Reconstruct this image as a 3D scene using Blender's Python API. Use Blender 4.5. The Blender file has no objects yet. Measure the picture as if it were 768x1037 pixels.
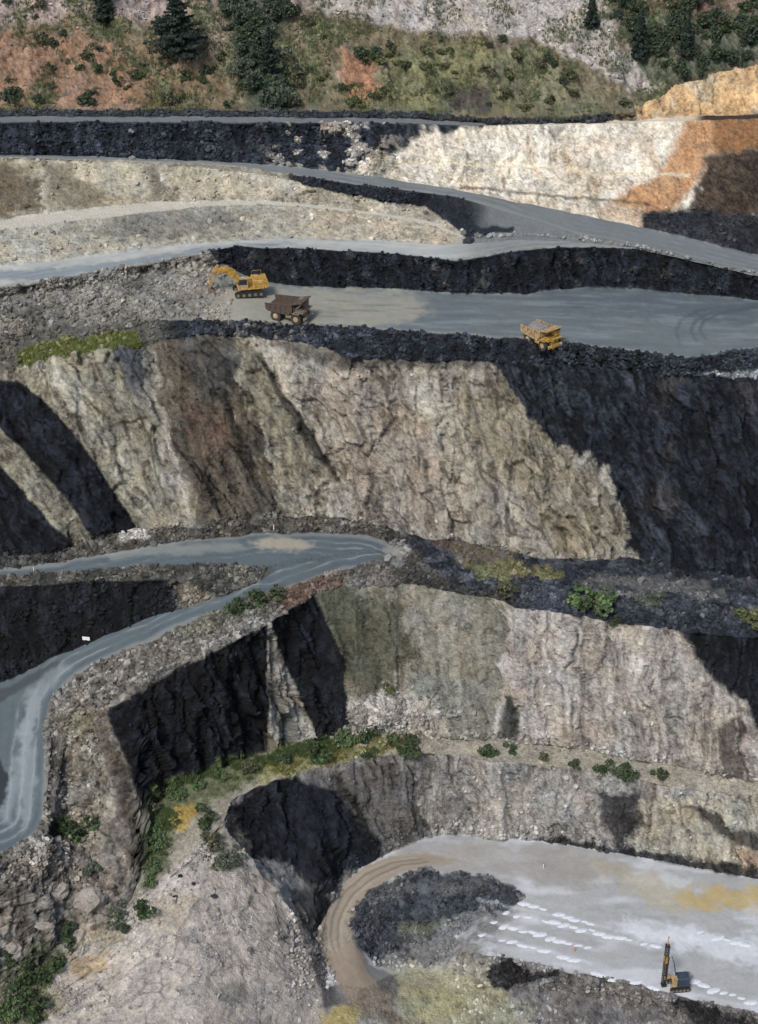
import bpy, bmesh, math, random
import numpy as np
from mathutils import Vector, Matrix, noise as mnoise
random.seed(7); RS = np.random.RandomState(11)
sc = bpy.context.scene
COL = sc.collection

# ------------------------------------------------------------------ camera, sky, sun, exposure
F0, P0, H0 = 1807.0, math.radians(31.0), 235.0      # focal length in survey pixels, pitch, eye height
cam = bpy.data.objects.new('camera', bpy.data.cameras.new('camera')); COL.objects.link(cam)
cam.location = (0, 0, H0); cam.rotation_euler = (math.pi/2 - P0, 0, 0)
cam.data.sensor_fit = 'HORIZONTAL'; cam.data.sensor_width = 36
cam.data.lens = 36*F0/768; cam.data.clip_start = 1; cam.data.clip_end = 4000
sc.camera = cam
SUN_EL, SUN_AZ = 50, -150          # azimuth measured from +Y (away from the viewer) towards +X
wd = bpy.data.worlds.new('World'); sc.world = wd; wd.use_nodes = True
nt = wd.node_tree; bg = nt.nodes['Background']
sky = nt.nodes.new('ShaderNodeTexSky'); sky.sky_type = 'NISHITA'; sky.sun_disc = False
sky.sun_elevation = math.radians(SUN_EL); sky.sun_rotation = math.radians(SUN_AZ)
sky.air_density = 1.0; sky.dust_density = 2.5; sky.ozone_density = 1.0
nt.links.new(sky.outputs[0], bg.inputs[0]); bg.inputs[1].default_value = 0.10
sd = bpy.data.lights.new('sun', 'SUN'); sun = bpy.data.objects.new('sun', sd); COL.objects.link(sun)
sd.energy = 1.9; sd.angle = math.radians(13); sd.color = (1.0, 0.97, 0.93)
a, e = math.radians(SUN_AZ), math.radians(SUN_EL)
sdir = Vector((math.sin(a)*math.cos(e), math.cos(a)*math.cos(e), math.sin(e)))
sun.rotation_euler = sdir.to_track_quat('Z', 'Y').to_euler(); sun.location = sdir*500
vs = sc.view_settings; vs.view_transform = 'Standard'; vs.look = 'None'; vs.gamma = 1; vs.use_curve_mapping = False
vs.exposure = 0.45
GAIN = 1.0                         # albedo = (sRGB value seen, to linear) * GAIN

# ------------------------------------------------------------------ vectorised noise
def _h(ix, iy, iz, s):
    h = (ix.astype(np.int64)*374761393 + iy.astype(np.int64)*668265263 + iz.astype(np.int64)*2147483647 + s*974634777) & 0xffffffff
    h = ((h ^ (h >> 13))*1274126177) & 0xffffffff
    h = ((h ^ (h >> 16))*2246822519) & 0xffffffff
    return ((h ^ (h >> 15)) & 0xffffff)/float(0xffffff)
def vnoise(x, y, z, s=0):
    fx, fy, fz = np.floor(x), np.floor(y), np.floor(z)
    tx, ty, tz = x-fx, y-fy, z-fz
    tx = tx*tx*(3-2*tx); ty = ty*ty*(3-2*ty); tz = tz*tz*(3-2*tz)
    r = 0
    for i in (0, 1):
        wx = tx if i else 1-tx
        for j in (0, 1):
            wy = ty if j else 1-ty
            for k in (0, 1):
                wz = tz if k else 1-tz
                r = r + wx*wy*wz*_h(fx+i, fy+j, fz+k, s)
    return r*2-1
def fbm(x, y, z, sc_, oct=3, s=0, gain=.5):
    r = 0; amp = 1; tot = 0; f = 1.0/sc_
    for o in range(oct):
        r = r + amp*vnoise(x*f+17.3*o, y*f-9.1*o, z*f+5.7*o, s+o); tot += amp; amp *= gain; f *= 2.03
    return r/tot*1.6
def worley(x, y, z, sc_, s=0):
    """F1, F2-F1 and a random value of the nearest cell"""
    x, y, z = x/sc_, y/sc_, z/sc_
    fx, fy, fz = np.floor(x), np.floor(y), np.floor(z)
    d1 = np.full(x.shape, 9.0); d2 = d1.copy(); cv = np.zeros(x.shape)
    for i in (-1, 0, 1):
        for j in (-1, 0, 1):
            for k in (-1, 0, 1):
                cx, cy, cz = fx+i, fy+j, fz+k
                px = cx+_h(cx, cy, cz, s); py = cy+_h(cx, cy, cz, s+1); pz = cz+_h(cx, cy, cz, s+2)
                d = np.sqrt((px-x)**2+(py-y)**2+(pz-z)**2)
                n = d < d1
                d2 = np.where(n, d1, np.minimum(d2, d)); cv = np.where(n, _h(cx, cy, cz, s+3), cv); d1 = np.where(n, d, d1)
    return d1, d2-d1, cv
def facets(a, b, c, s=0, k=.9):
    """fractured blocks: every cell is a tilted plane; returns height, edge distance and cell value"""
    fx, fy, fz = np.floor(a), np.floor(b), np.floor(c)
    d1 = np.full(a.shape, 9.0); d2 = d1.copy(); h = np.zeros(a.shape); cv = h.copy()
    for i in (-1, 0, 1):
        for j in (-1, 0, 1):
            for l_ in (-1, 0, 1):
                cx, cy, cz = fx+i, fy+j, fz+l_
                dx = cx+_h(cx, cy, cz, s)-a; dy = cy+_h(cx, cy, cz, s+1)-b; dz = cz+_h(cx, cy, cz, s+2)-c
                d = dx*dx+dy*dy+dz*dz; n = d < d1; v_ = _h(cx, cy, cz, s+3)
                hh = (v_-.5)+k*((_h(cx, cy, cz, s+4)-.5)*dx+(_h(cx, cy, cz, s+5)-.5)*dy+(_h(cx, cy, cz, s+6)-.5)*dz)
                d2 = np.where(n, d1, np.minimum(d2, d)); h = np.where(n, hh, h); cv = np.where(n, v_, cv); d1 = np.where(n, d, d1)
    return h, np.sqrt(d2)-np.sqrt(d1), cv
def sstep(a_, b_, x):
    t = np.clip((x-a_)/(b_-a_), 0, 1); return t*t*(3-2*t)

# ------------------------------------------------------------------ survey of the pit: crest and toe lines, (column, row) sightings and heights
LINES = [
('B',[(-60,110),(0,110.5),(200,111),(384,113),(450,117),(520,121),(600,119),(645,110),(690,85),(730,72),(768,64),(830,50)],
     [(0,106),(520,106),(600,106),(645,107),(690,110.5),(730,112.5),(768,114)]),
('C',[(0,117.5),(200,118),(384,119.5),(450,122),(520,124.5),(600,122.5),(660,121),(700,118),(768,117)],[(0,105),(768,105)]),
('D',[(0,124),(384,124.5),(450,127),(520,127),(600,125.5),(660,124),(720,121),(768,120)],[(0,104.9),(768,104.9)]),
('D2',[(0,140),(300,145),(384,152),(466,165),(560,170),(699,177),(768,180)],[(0,102),(384,100),(466,98.5),(560,97.5),(768,96.5)]),
('D3',[(0,141),(300,146),(384,153),(466,167.5),(560,173),(699,180),(768,183)],[(0,101.9),(384,99.9),(466,98.4),(560,97.4),(768,96.4)]),
('E',[(0,157),(60,157),(120,160),(200,162),(250,165),(300,170),(384,179),(450,190),(540,207),(649,230),(768,259)],
     [(0,99),(200,98),(300,97),(384,95.5),(450,94.2),(540,92),(600,90.5),(649,89),(768,86)]),
('F',[(0,158.5),(200,165),(250,169),(310,180),(384,190),(459,198),(540,222),(584,237),(644,248),(700,260),(768,276)],
     [(0,98.9),(200,97.9),(300,96.8),(384,95.3),(450,94),(540,91.6),(600,90),(649,88.7),(768,85.8)]),
('G',[(0,160),(200,168),(300,182),(310,187),(384,203),(430,208),(450,222),(468,236),(500,238),(540,236),(600,243),(644,249),(700,261),(768,277)],
     [(0,98.6),(200,97.5),(300,95.6),(384,92.8),(450,90.8),(468,90.2),(500,90),(540,90),(600,89.6),(649,88.6),(768,85.7)]),
('H',[(0,222),(80,212),(150,205),(240,203),(300,205),(384,215),(430,222),(455,232),(470,239),(500,240),(540,238),(600,244),(644,249.5),(700,261.5),(768,277.5)],
     [(0,91),(80,91.7),(200,92.5),(300,92),(384,91),(450,90.1),(500,89.9),(540,89.9),(600,89.5),(649,88.5),(768,85.6)]),
('I',[(0,234),(80,224),(150,215),(240,207),(300,208),(384,218),(430,225),(455,235),(470,241),(500,241),(540,240),(600,245),(644,250),(700,262),(768,278)],
     [(0,90.5),(80,91.2),(200,92.2),(300,91.8),(384,90.8),(450,90),(500,89.8),(540,89.8),(600,89.4),(649,88.4),(768,85.5)]),
('J',[(0,270),(70,262),(200,246),(300,241),(384,244),(450,247),(480,246),(520,243),(560,244),(600,246),(644,250.5),(700,262.5),(768,278.5)],
     [(0,86.3),(100,87.5),(200,88.5),(300,88.8),(384,88.8),(450,89),(500,89.3),(540,89.5),(600,89.2),(649,88.2),(768,85.4)]),
('K',[(0,292),(100,276),(210,256),(240,249),(300,252),(384,256),(459,264),(484,261),(544,251),(584,250),(644,251.5),(684,258),(734,271),(768,279)],
     [(0,85.8),(100,87),(200,88.2),(300,88.5),(384,88.5),(450,88.6),(500,88.8),(540,89.2),(600,89),(649,88.1),(768,85.3)]),
('L',[(0,300),(100,285),(200,268),(230,272),(270,285),(300,290),(384,292),(459,297),(534,298),(549,294),(609,291),(659,294),(768,304)],
     [(0,84.3),(100,85.3),(200,86.5),(230,84.5),(270,82.5),(300,82),(384,81.7),(540,81.3),(768,80)]),
('N',[(0,340),(100,330),(150,325),(200,325),(260,327),(320,330),(384,333),(459,339),(534,344),(599,351),(694,365),(734,357),(768,354)],
     [(0,79),(100,80.5),(150,81.3),(200,82),(260,82.5),(384,82.5),(540,82),(768,80.8)]),
('O',[(0,376),(50,362),(130,350),(200,340),(280,343),(330,352),(350,362),(384,365),(500,368),(600,370),(700,380),(768,386)],
     [(0,74.6),(50,76.3),(100,77.8),(200,80),(300,80.3),(384,78.4),(500,78.3),(600,78.5),(768,77)]),
('P',[(0,562),(60,560),(100,545),(135,537),(200,535),(240,528),(280,524),(330,523),(384,533),(430,545),(470,550),(520,562),(580,567),(640,565),(680,575),(768,588)],
     [(0,44.5),(100,46.5),(200,48),(300,48.5),(384,48),(450,47.5),(540,46.5),(768,45)]),
('Q',[(0,577),(50,570),(100,562),(150,553),(200,546),(260,541),(320,539),(370,541),(400,553),(430,565),(500,580),(600,592),(768,605)],
     [(0,43.4),(100,45.5),(200,47),(300,47.2),(384,46.6),(450,46),(600,45.5),(768,44.5)]),
('R',[(0,584),(60,579),(130,574),(200,572),(240,571),(265,576),(280,572),(300,566),(384,556),(430,572),(500,588),(600,598),(768,611)],
     [(0,43.2),(100,45.2),(200,46.7),(300,46.6),(384,46.3),(450,45.9),(600,45.4),(768,44.4)]),
('S',[(0,594),(80,590),(165,587),(180,589),(230,585),(262,582),(280,575),(300,568),(384,558),(430,574),(500,591),(600,600),(768,613)],
     [(0,43.2),(100,45),(165,46),(180,45.5),(230,46),(262,46.3),(300,46.4),(384,46.2),(450,45.8),(600,45.3),(768,44.3)]),
('T',[(0,693),(20,685),(50,668),(90,652),(135,632),(170,620),(225,605),(250,594),(265,588),(280,578),(300,570),(384,560),(430,577),(500,594),(600,603),(768,616)],
     [(0,27),(20,28.5),(50,31),(90,34.5),(135,38.5),(170,41),(225,44),(250,45.3),(265,45.9),(300,46.3),(384,46.1),(450,45.7),(600,45.2),(768,44.2)]),
('U',[(0,865),(20,856),(38,845),(46,826),(50,785),(51,745),(54,716),(60,700),(70,687),(85,677),(110,666),(150,650),(190,632),(230,617),(280,600),(320,585),(350,577),(384,570),(400,575),(450,590),(520,605),(600,612),(768,630)],
     [(0,22.5),(20,23),(40,24),(46,24.6),(50,26),(51,27.8),(54,29),(60,29.8),(70,31),(85,33),(110,35.5),(150,39.2),(190,41.5),(230,43.5),(280,45),(320,45.7),(384,45.9),(450,45.5),(600,45),(768,43.9)]),
('V',[(-40,905),(0,880),(46,848),(56,815),(66,755),(82,728),(110,711),(150,690),(200,665),(270,632),(300,612),(320,600),(350,595),(384,592),(414,592),(499,606),(524,618),(574,622),(624,630),(679,638),(720,642),(768,645)],
     [(0,22),(50,24),(60,26),(72,28.5),(90,32),(110,34),(150,38),(190,40.8),(230,43),(280,44.6),(320,45.2),(384,45.3),(450,45.1),(600,44.3),(768,43)]),
('W',[(-40,1050),(0,1005),(60,968),(100,942),(130,920),(140,890),(145,850),(148,820),(180,797),(230,777),(270,762),(310,752),(350,742),(384,742),(434,746),(524,752),(594,760),(634,768),(704,779),(734,788),(768,792)],
     [(0,8),(60,10),(100,12),(130,14),(140,16.5),(148,21),(180,21.5),(230,20.8),(310,19.5),(384,19),(600,18.3),(768,17.5)]),
('X',[(-40,1052),(0,1010),(60,972),(100,950),(150,900),(200,860),(228,830),(235,812),(260,797),(300,785),(340,775),(384,765),(434,762),(500,771),(560,776),(640,789),(700,801),(768,806)],
     [(0,7.9),(60,9.8),(100,11.7),(150,16),(200,19),(228,20),(260,19.6),(300,18.8),(384,18.5),(600,17.5),(768,16)]),
('Y',[(-40,1054),(0,1013),(60,975),(100,954),(150,905),(200,865),(228,836),(240,840),(260,866),(280,889),(300,910),(320,945),(330,925),(345,895),(370,875),(400,862),(430,850),(449,845),(500,848),(551,852),(599,860),(664,872),(734,885),(768,892)],
     [(0,7.8),(60,9.7),(100,11.4),(150,15.7),(200,18.7),(228,19.5),(240,17),(260,12.5),(280,8.5),(300,5),(320,1.5),(345,1.6),(370,2.4),(400,3),(768,3)]),
('Y2',[(-40,1056),(0,1016),(60,978),(100,957),(150,909),(200,869),(228,840),(240,849),(260,879),(280,902),(300,926),(320,965),(330,932),(345,901),(370,881),(400,868),(430,857),(449,852),(500,855),(551,858),(599,866),(664,878),(734,891),(768,898)],
     [(0,7.7),(60,9.5),(100,11.2),(150,15.4),(200,18.4),(228,19.3),(240,18),(260,14.5),(280,10.5),(300,6.5),(320,1.6),(345,1.4),(370,2.3),(400,3),(768,3)]),
('Z',[(-40,1060),(0,1022),(60,985),(100,965),(150,920),(200,885),(240,875),(280,925),(310,965),(330,960),(345,950),(357,938),(362,925),(375,905),(400,888),(430,882),(470,885),(505,895),(530,905),(560,915),(768,930)],
     [(0,7.4),(60,9.1),(100,10.6),(150,14.5),(200,17),(240,15.5),(280,8),(310,1),(330,0.2),(345,0.2),(357,0.6),(375,2),(400,2.8),(430,3),(768,3)]),
('AA',[(-40,1075),(0,1040),(60,1005),(100,990),(150,960),(200,940),(240,935),(280,960),(310,980),(330,972),(345,962),(357,950),(362,958),(384,972),(420,973),(455,958),(490,927),(530,909),(560,920),(768,935)],
     [(0,6.5),(60,8),(100,9),(150,11.8),(200,13),(240,10.8),(280,5.5),(310,0),(330,-.5),(345,-.3),(357,0),(366,-1.5),(384,-4.6),(420,-5.4),(455,-4),(490,-.3),(530,2.9),(768,3)]),
('BB',[(-40,1090),(0,1060),(60,1030),(100,1020),(150,1005),(200,990),(240,985),(280,1000),(320,1005),(340,996),(370,1000),(400,985),(440,984),(465,966),(500,968),(540,975),(575,985),(620,990),(660,1002),(700,1012),(768,1028)],
     [(0,5.5),(60,6.8),(100,7.4),(150,9),(200,9.5),(240,7.5),(280,3.5),(320,-1),(340,-1.6),(370,-2.8),(400,-4.8),(440,-5.5),(465,-2),(485,2.3),(500,2.7),(768,2.8)]),
('BC',[(-40,1110),(0,1085),(60,1060),(100,1050),(150,1040),(200,1030),(240,1025),(280,1035),(320,1030),(340,1020),(370,1015),(400,1003),(440,1002),(480,1003),(540,1003),(575,1005),(620,1013),(660,1025),(700,1035),(768,1050)],
     [(0,4.2),(60,5.2),(100,5.8),(150,6.8),(200,7),(240,5),(280,1),(320,-2.5),(370,-3.5),(400,-5),(440,-5.6),(480,-4),(540,-2),(620,-1.3),(768,-1.5)]),
('CC',[(-40,1200),(768,1200)],[(0,-2),(200,-1),(300,-4),(384,-5.5),(768,-6)]),
]
NAMES = [l[0] for l in LINES]
def sight(v, z):                                   # distance y of a sighting row v at height z
    return (H0-z)/np.tan(P0-np.arctan((518.5-v)/F0))
US = np.arange(-150, 921, 1.5); NU = len(US)
def smooth(a_, n=2):
    for _ in range(n):
        p = np.pad(a_, 1, mode='edge'); a_ = (p[:-2]+2*p[1:-1]+p[2:])/4
    return a_
def interp_ext(u, k, val):
    r = np.interp(u, k, val)
    if len(k) > 1:
        u0, u1 = k[0], k[-1]
        r = np.where(u < u0, val[0]+np.clip((u-u0)*(val[1]-val[0])/(k[1]-k[0]), -60, 60)*.4, r)
    return r
LY, LZ = [], []
for li, (n_, vp, zp) in enumerate(LINES):
    v = smooth(interp_ext(US, *zip(*vp)), 2)
    o1 = 0*US; wob = (1.3*vnoise(US/26, o1+li*7.7, o1, 3)+.9*vnoise(US/9, o1+li*3.3, o1, 4)+.5*vnoise(US/3.5, o1+li*5.1, o1, 6))
    v = v+wob*(.45 if v.mean() < 300 else .9)*(1.6 if n_ in 'OPVWXY' else 1); z = smooth(np.interp(US, *zip(*zp)), 6)
    LY.append(sight(v, z)); LZ.append(z)
# lines behind the first crest and beyond the frame
by, bz = LY[0], LZ[0]
right = sstep(600, 660, US)
foot = 396+9*sstep(600, 790, US)
H1y = np.maximum(by+1.5, by); H1z = bz-.8-right*2
H2y = np.maximum(foot, by+3); H2z = 105.3+0*US
H3y = foot+30; H3z = 126+right*2+0*US; H4y = foot+75; H4z = 152+0*US
H5y = 560+0*US; H5z = 178+0*US; H6y = 1500+0*US; H6z = 215+0*US
PY = [H6y, H5y, H4y, H3y, H2y, H1y]; PZ = [H6z, H5z, H4z, H3z, H2z, H1z]
SN = ['H6', 'H5', 'H4', 'H3', 'H2', 'H1']+NAMES
LY = PY+LY; LZ = PZ+LZ
nly = sight(1400, -6.0); LY.append(0*US+60.0); LZ.append(0*US-8.0); SN.append('DD')
LY = np.array(LY); LZ = np.array(LZ)
for i in range(1, len(LY)): LY[i] = np.minimum(LY[i], LY[i-1]-.06)
# ray direction: X = xr * depth ; depth = y*cosP + (H-z)*sinP
def project(X, Y, Z):
    d = Y*math.cos(P0)+(H0-Z)*math.sin(P0); up = -(H0-Z)*math.cos(P0)+Y*math.sin(P0)
    return 384+F0*X/d, 518.5-F0*up/d
_, LV = project(0*LY, LY, LZ)
rows_y, rows_z, rs, rt = [], [], [], []
for i in range(len(LY)-1):
    ln = np.hypot(LY[i]-LY[i+1], LZ[i]-LZ[i+1]); pv = np.abs(LV[i+1]-LV[i])
    n = int(max(2, np.ceil(np.percentile(pv[80:-80], 93)/1.45)))
    if SN[i] == 'H6': n = 8
    if SN[i] in ('H5', 'H4'): n = 14
    if SN[i] == 'CC': n = 14
    if SN[i] == 'BC': n = 70
    if SN[i] == 'H2': n = 3
    for k in range(n):
        t = k/n; rows_y.append(LY[i]*(1-t)+LY[i+1]*t); rows_z.append(LZ[i]*(1-t)+LZ[i+1]*t); rs.append(i); rt.append(t)
rows_y.append(LY[-1]); rows_z.append(LZ[-1]); rs.append(len(LY)-2); rt.append(1.0)
GY = np.array(rows_y); GZ = np.array(rows_z); RSI = np.array(rs); RT = np.array(rt)
NR = len(GY)
# soften the profile a little (rounded crests and toes)
for _ in range(2):
    for G in (GY, GZ):
        G[1:-1] = (G[:-2]+2*G[1:-1]+G[2:])/4
DEP = GY*math.cos(P0)+(H0-GZ)*math.sin(P0)
GX = (US[None, :]-384)/F0*DEP
GX[RSI == 0] *= 1.0
U = np.repeat(US[None, :], NR, 0); _, V = project(GX, GY, GZ)
print('grid', NR, NU, NR*NU)
def sidx(n): return SN.index(n)
S = np.repeat(RSI[:, None], NU, 1); T = np.repeat(RT[:, None], NU, 1)
def strip(a_, b_=None):
    """mask of the strips from line a_ to line b_"""
    i0 = sidx(a_); i1 = sidx(b_) if b_ else i0+1
    return (S >= i0) & (S < i1)

# ------------------------------------------------------------------ relief
AMP = {'H6': 0, 'H5': 2, 'H4': 2, 'H3': 1.3, 'H2': .6, 'H1': .3, 'B': [(0, .3), (560, .3), (640, .7)], 'C': .04, 'D': [(0, .5), (400, .5)], 'D2': .3, 'D3': [(0, .5), (400, .5)],
       'E': .04, 'F': [(0, .3), (470, .3), (500, .05)], 'G': [(0, .5), (440, .35), (480, .06)], 'H': .05, 'I': [(0, .42), (440, .35), (480, .06)], 'J': .05,
       'K': [(0, .6), (640, .6), (768, .5)], 'L': [(0, .6), (190, .5), (230, .08)], 'N': .45, 'O': 1.15, 'P': [(0, .5), (768, .5)],
       'Q': [(0, .04), (390, .05), (430, .35)], 'R': [(0, .35), (262, .3), (280, .04), (390, .05), (430, .35)], 'S': [(0, .6), (240, .4), (275, .04), (390, .05), (430, .35)],
       'T': [(0, .04), (390, .05), (430, .35)], 'U': .45, 'V': 1.0, 'W': [(0, .3), (140, .25)], 'X': [(0, .3), (200, .35), (240, .8)], 'Y': [(0, .3), (240, .5), (330, .3), (340, .04)],
       'Y2': [(0, .35), (320, .35), (335, .04)], 'Z': [(0, .35), (330, .3), (345, .05), (362, .4), (500, .4), (530, .05)], 'AA': [(0, .35), (320, .3), (340, .06), (480, .15), (530, .04)],
       'BB': [(0, .35), (320, .2), (340, .06), (470, .3), (500, .5)], 'BC': [(0, .4), (330, .3), (470, .5)], 'CC': .6, 'DD': 0}
A_ = np.zeros((NR, NU))
for i, n_ in enumerate(SN):
    a_ = AMP[n_]; row = np.full(NU, float(a_)) if not isinstance(a_, list) else np.interp(US, *zip(*a_))
    A_[RSI == i] = row
for _ in range(3): A_[1:-1] = (A_[:-2]+2*A_[1:-1]+A_[2:])/4
def normals(X, Y, Z):
    def d(a_, ax): return np.gradient(a_, axis=ax)
    ax_, ay_, az_ = d(X, 1), d(Y, 1), d(Z, 1); bx_, by_, bz_ = d(X, 0), d(Y, 0), d(Z, 0)
    nx, ny, nz = by_*az_-bz_*ay_, bz_*ax_-bx_*az_, bx_*ay_-by_*ax_
    l = np.sqrt(nx*nx+ny*ny+nz*nz)+1e-9; s_ = np.where(nz < 0, -1, 1)
    return nx/l*s_, ny/l*s_, nz/l*s_
def blur(a_, n):
    for _ in range(n):
        a_[1:-1] = (a_[:-2]+2*a_[1:-1]+a_[2:])/4
        a_[:, 1:-1] = (a_[:, :-2]+2*a_[:, 1:-1]+a_[:, 2:])/4
    return a_
NX, NY, NZ = normals(GX, GY, GZ)
steep = sstep(.95, .6, NZ)
NX, NY, NZ = blur(NX, 14), blur(NY, 14), blur(NZ, 14)
l = np.sqrt(NX**2+NY**2+NZ**2)+1e-9; NX /= l; NY /= l; NZ /= l
X, Y, Z = GX, GY, GZ
n20 = fbm(X, Y, Z, 22, 3, 1); n8 = fbm(X, Y, Z, 8, 3, 5); n3 = fbm(X, Y, Z, 3, 3, 9); n1 = fbm(X, Y, Z, 1.1, 3, 13); n05 = fbm(X, Y, Z, .5, 2, 17)
# furrows run down the faces; their lean changes from face to face
lean = np.where(strip('N', 'Q'), .60-.34*sstep(230, 400, U)+.25*sstep(480, 600, U), np.where(strip('U', 'W'), .12, np.where(strip('X', 'Z'), .2, .3)))
q = X+lean*(Z-60)+1.6*n8+1.2*n20
st1 = fbm(q, Y*.12+Z*.05, Z*.10, 2.6, 3, 21); st2 = fbm(q, Y*.2, Z*.11, .85, 3, 25)
w1d, w1e, w1v = worley(X+.5*n3, Y+.5*n1, Z, 1.5, 31)
w2d, w2e, w2v = worley(X, Y+.2*n05, Z+.3*n1, .62, 37)
cliff = A_*steep; flat = A_*(1-steep)
qw = q+.5*n3+.15*n1; vz = np.where(strip('V', 'Z'), .5, 1.0)
fb, fbe, fbv = facets(qw/4.0, vz*(Z+2.5*n8)/11, Y/9, 101, 1.6)
fm, fme, fmv = facets(qw/1.6, vz*(Z+1.2*n3)/4.2, Y/3.2, 111, 1.5)
fs_, fse, fsv = facets(qw/.75, vz*(Z+.4*n1)/1.3, Y/1.2, 121, 1.4)
# blocky, bedded ground on the spur and the pale slope in front
blk = np.clip(strip('U', 'DD')*sstep(180, 145, U)*1.0+strip('X', 'DD')*sstep(335, 320, U)*.7, 0, 1)
ja, jb = X*.8+Y*.6+.8*n3, -X*.6+Y*.8+.8*n8
gb, gbe, gbv = facets(ja/4.6, jb/2.6, Z/3.0, 131, 1.4); gs, gse, gsv = facets(ja/1.7, jb/1.1, Z/1.2, 141, 1.2)
tame = 1-.5*strip('V', 'W')*sstep(300, 330, U)-.35*strip('X', 'Y')*(U > 230); tame = tame*(1-.45*strip('V', 'W')*sstep(325, 340, U)*sstep(525, 505, U))
tame = tame*(1-.38*strip('O', 'P'))
cliff = cliff*tame
disp = cliff*(1.5*n8+1.0*n20+.35*n3+.12*n1+.75*st1+.25*st2+1.9*fb+1.05*fm+.5*fs_) \
     + flat*(.8*n8+.5*n3+.2*n1)*(1-.4*blk) + A_*(1-steep*.7)*(1-blk)*(.5*(.45-w1d)*sstep(-.2, .6, n8+n20)+.35*(.4-w2d)) + A_*blk*(1.5*gb+.7*gs-.5*sstep(.10, .0, gbe)) + .03*n3
mnd = np.exp(-((U-392)/42)**2-((V-726)/16)**2)*strip('V', 'X'); disp = disp+3.0*mnd*(1+.3*n3)
# keep the sharp rim lines: less relief right at the crest
GX = GX+NX*disp; GY = GY+NY*disp; GZ = GZ+NZ*disp
PU, PV = project(GX, GY, GZ)
vis_v = np.minimum.accumulate(PV[::-1], 0)[::-1]      # running minimum of the sighting row, from near to far
def at(u, v):
    """the ground point seen in column u, row v of the survey"""
    j = int(round((u-US[0])/1.5)); j = max(0, min(NU-1, j))
    col = vis_v[:, j]; k = int(np.nonzero(col <= v)[0].max()) if (col <= v).any() else 0
    return Vector((float(GX[k, j]), float(GY[k, j]), float(GZ[k, j]))), k, j
def ground(x, y):
    """height of the relief under (x, y)"""
    d = (GX-x)**2+(GY-y)**2; k = int(np.argmin(d)); return float(GZ.flat[k])

# ------------------------------------------------------------------ rock colours
def lin(c):
    c = np.array(c, float)/255.0
    return np.where(c <= .04045, c/12.92, ((c+.055)/1.055)**2.4)
C = np.zeros((NR, NU, 3)); C[:] = lin((120, 115, 105))
JU = 7*n3+3.5*n1+1.5*n05+5*n8; JU = JU+steep*np.clip(A_, 0, 1)*(9*(fbv-.5)+8*(fmv-.5)+4*(fsv-.5)); JV = 5*fbm(X, Y, Z, 3, 3, 51)+3*fbm(X, Y, Z, 1.1, 2, 55)
def pmask(poly, soft=3, jit=1.0, only=None):
    P = np.array(poly, float); m = np.zeros((NR, NU))
    pad = soft+14*jit
    box = (U > P[:, 0].min()-pad) & (U < P[:, 0].max()+pad) & (V > P[:, 1].min()-pad) & (V < P[:, 1].max()+pad)
    if only is not None: box &= only
    u = U[box]+jit*JU[box]; v = V[box]+jit*JV[box]
    ins = np.zeros(u.shape, bool); dd = np.full(u.shape, 1e9)
    n = len(P)
    for i in range(n):
        x0, y0 = P[i]; x1, y1 = P[(i+1) % n]
        c = ((y0 > v) != (y1 > v))
        with np.errstate(divide='ignore', invalid='ignore'):
            xi = (x1-x0)*(v-y0)/((y1-y0) if y1 != y0 else 1e-9)+x0
        ins ^= c & (u < xi)
        L2 = (x1-x0)**2+(y1-y0)**2+1e-9; t = np.clip(((u-x0)*(x1-x0)+(v-y0)*(y1-y0))/L2, 0, 1)
        dd = np.minimum(dd, np.hypot(u-x0-t*(x1-x0), v-y0-t*(y1-y0)))
    sd_ = np.where(ins, dd, -dd); m[box] = sstep(-soft, soft, sd_)
    return m
def paint(mask, col, k=1.0):
    m = np.clip(mask*k, 0, 1)[..., None]; C[:] = C*(1-m)+lin(col)*m
def zone(poly, col, soft=3, jit=1.0, only=None, k=1.0): paint(pmask(poly, soft, jit, only), col, k)
def base(a_, b_, col): C[strip(a_, b_)] = lin(col)
DARK = (43, 48, 57); COALY = (29, 33, 41); ROAD = (112, 120, 124)
RUB = np.zeros((NR, NU))          # how rubbly
TRK = np.zeros((NR, NU))
# hillside
base('H6', 'B', (124, 114, 82))
hs = strip('H6', 'B')
g = fbm(X, Y, Z, 7, 4, 61); g2 = fbm(X, Y, Z, 3, 3, 65); g3 = fbm(X, Y, Z, 12, 3, 67)
zone([(-150, -60), (768, -60), (920, -60), (920, 5), (640, 20), (300, 8), (0, 22), (-150, 22)], (186, 166, 156), 6, 1, hs)
zone([(-150, 22), (70, 26), (125, 55), (185, 112), (60, 114), (-150, 114)], (176, 130, 98), 7, 1.8, hs, .85)
zone([(120, 40), (200, 40), (230, 112), (140, 114)], (146, 120, 84), 6, 1, hs, .8)
zone([(90, -30), (235, -30), (222, 22), (150, 22), (100, 20)], (170, 152, 148), 4, 1, hs)
zone([(185, 0), (220, 0), (240, 50), (215, 58), (200, 40)], (158, 142, 126), 4, 1, hs)
zone([(222, -10), (290, -10), (285, 50), (302, 116), (255, 116), (236, 60)], (66, 80, 62), 6, 1, hs)
zone([(300, -20), (600, -20), (650, 60), (684, 88), (650, 96), (590, 66), (540, 36), (440, 32), (380, 22), (310, 6)], (196, 188, 180), 4, .7, hs)
zone([(346, 50), (372, 58), (390, 100), (360, 108), (345, 80)], (186, 132, 94), 4, 1, hs)
zone([(395, 55), (470, 42), (560, 62), (620, 112), (400, 114)], (134, 138, 84), 7, 1, hs, .8)
zone([(455, 84), (500, 86), (505, 112), (440, 116)], (66, 60, 58), 5, 1, hs)
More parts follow.
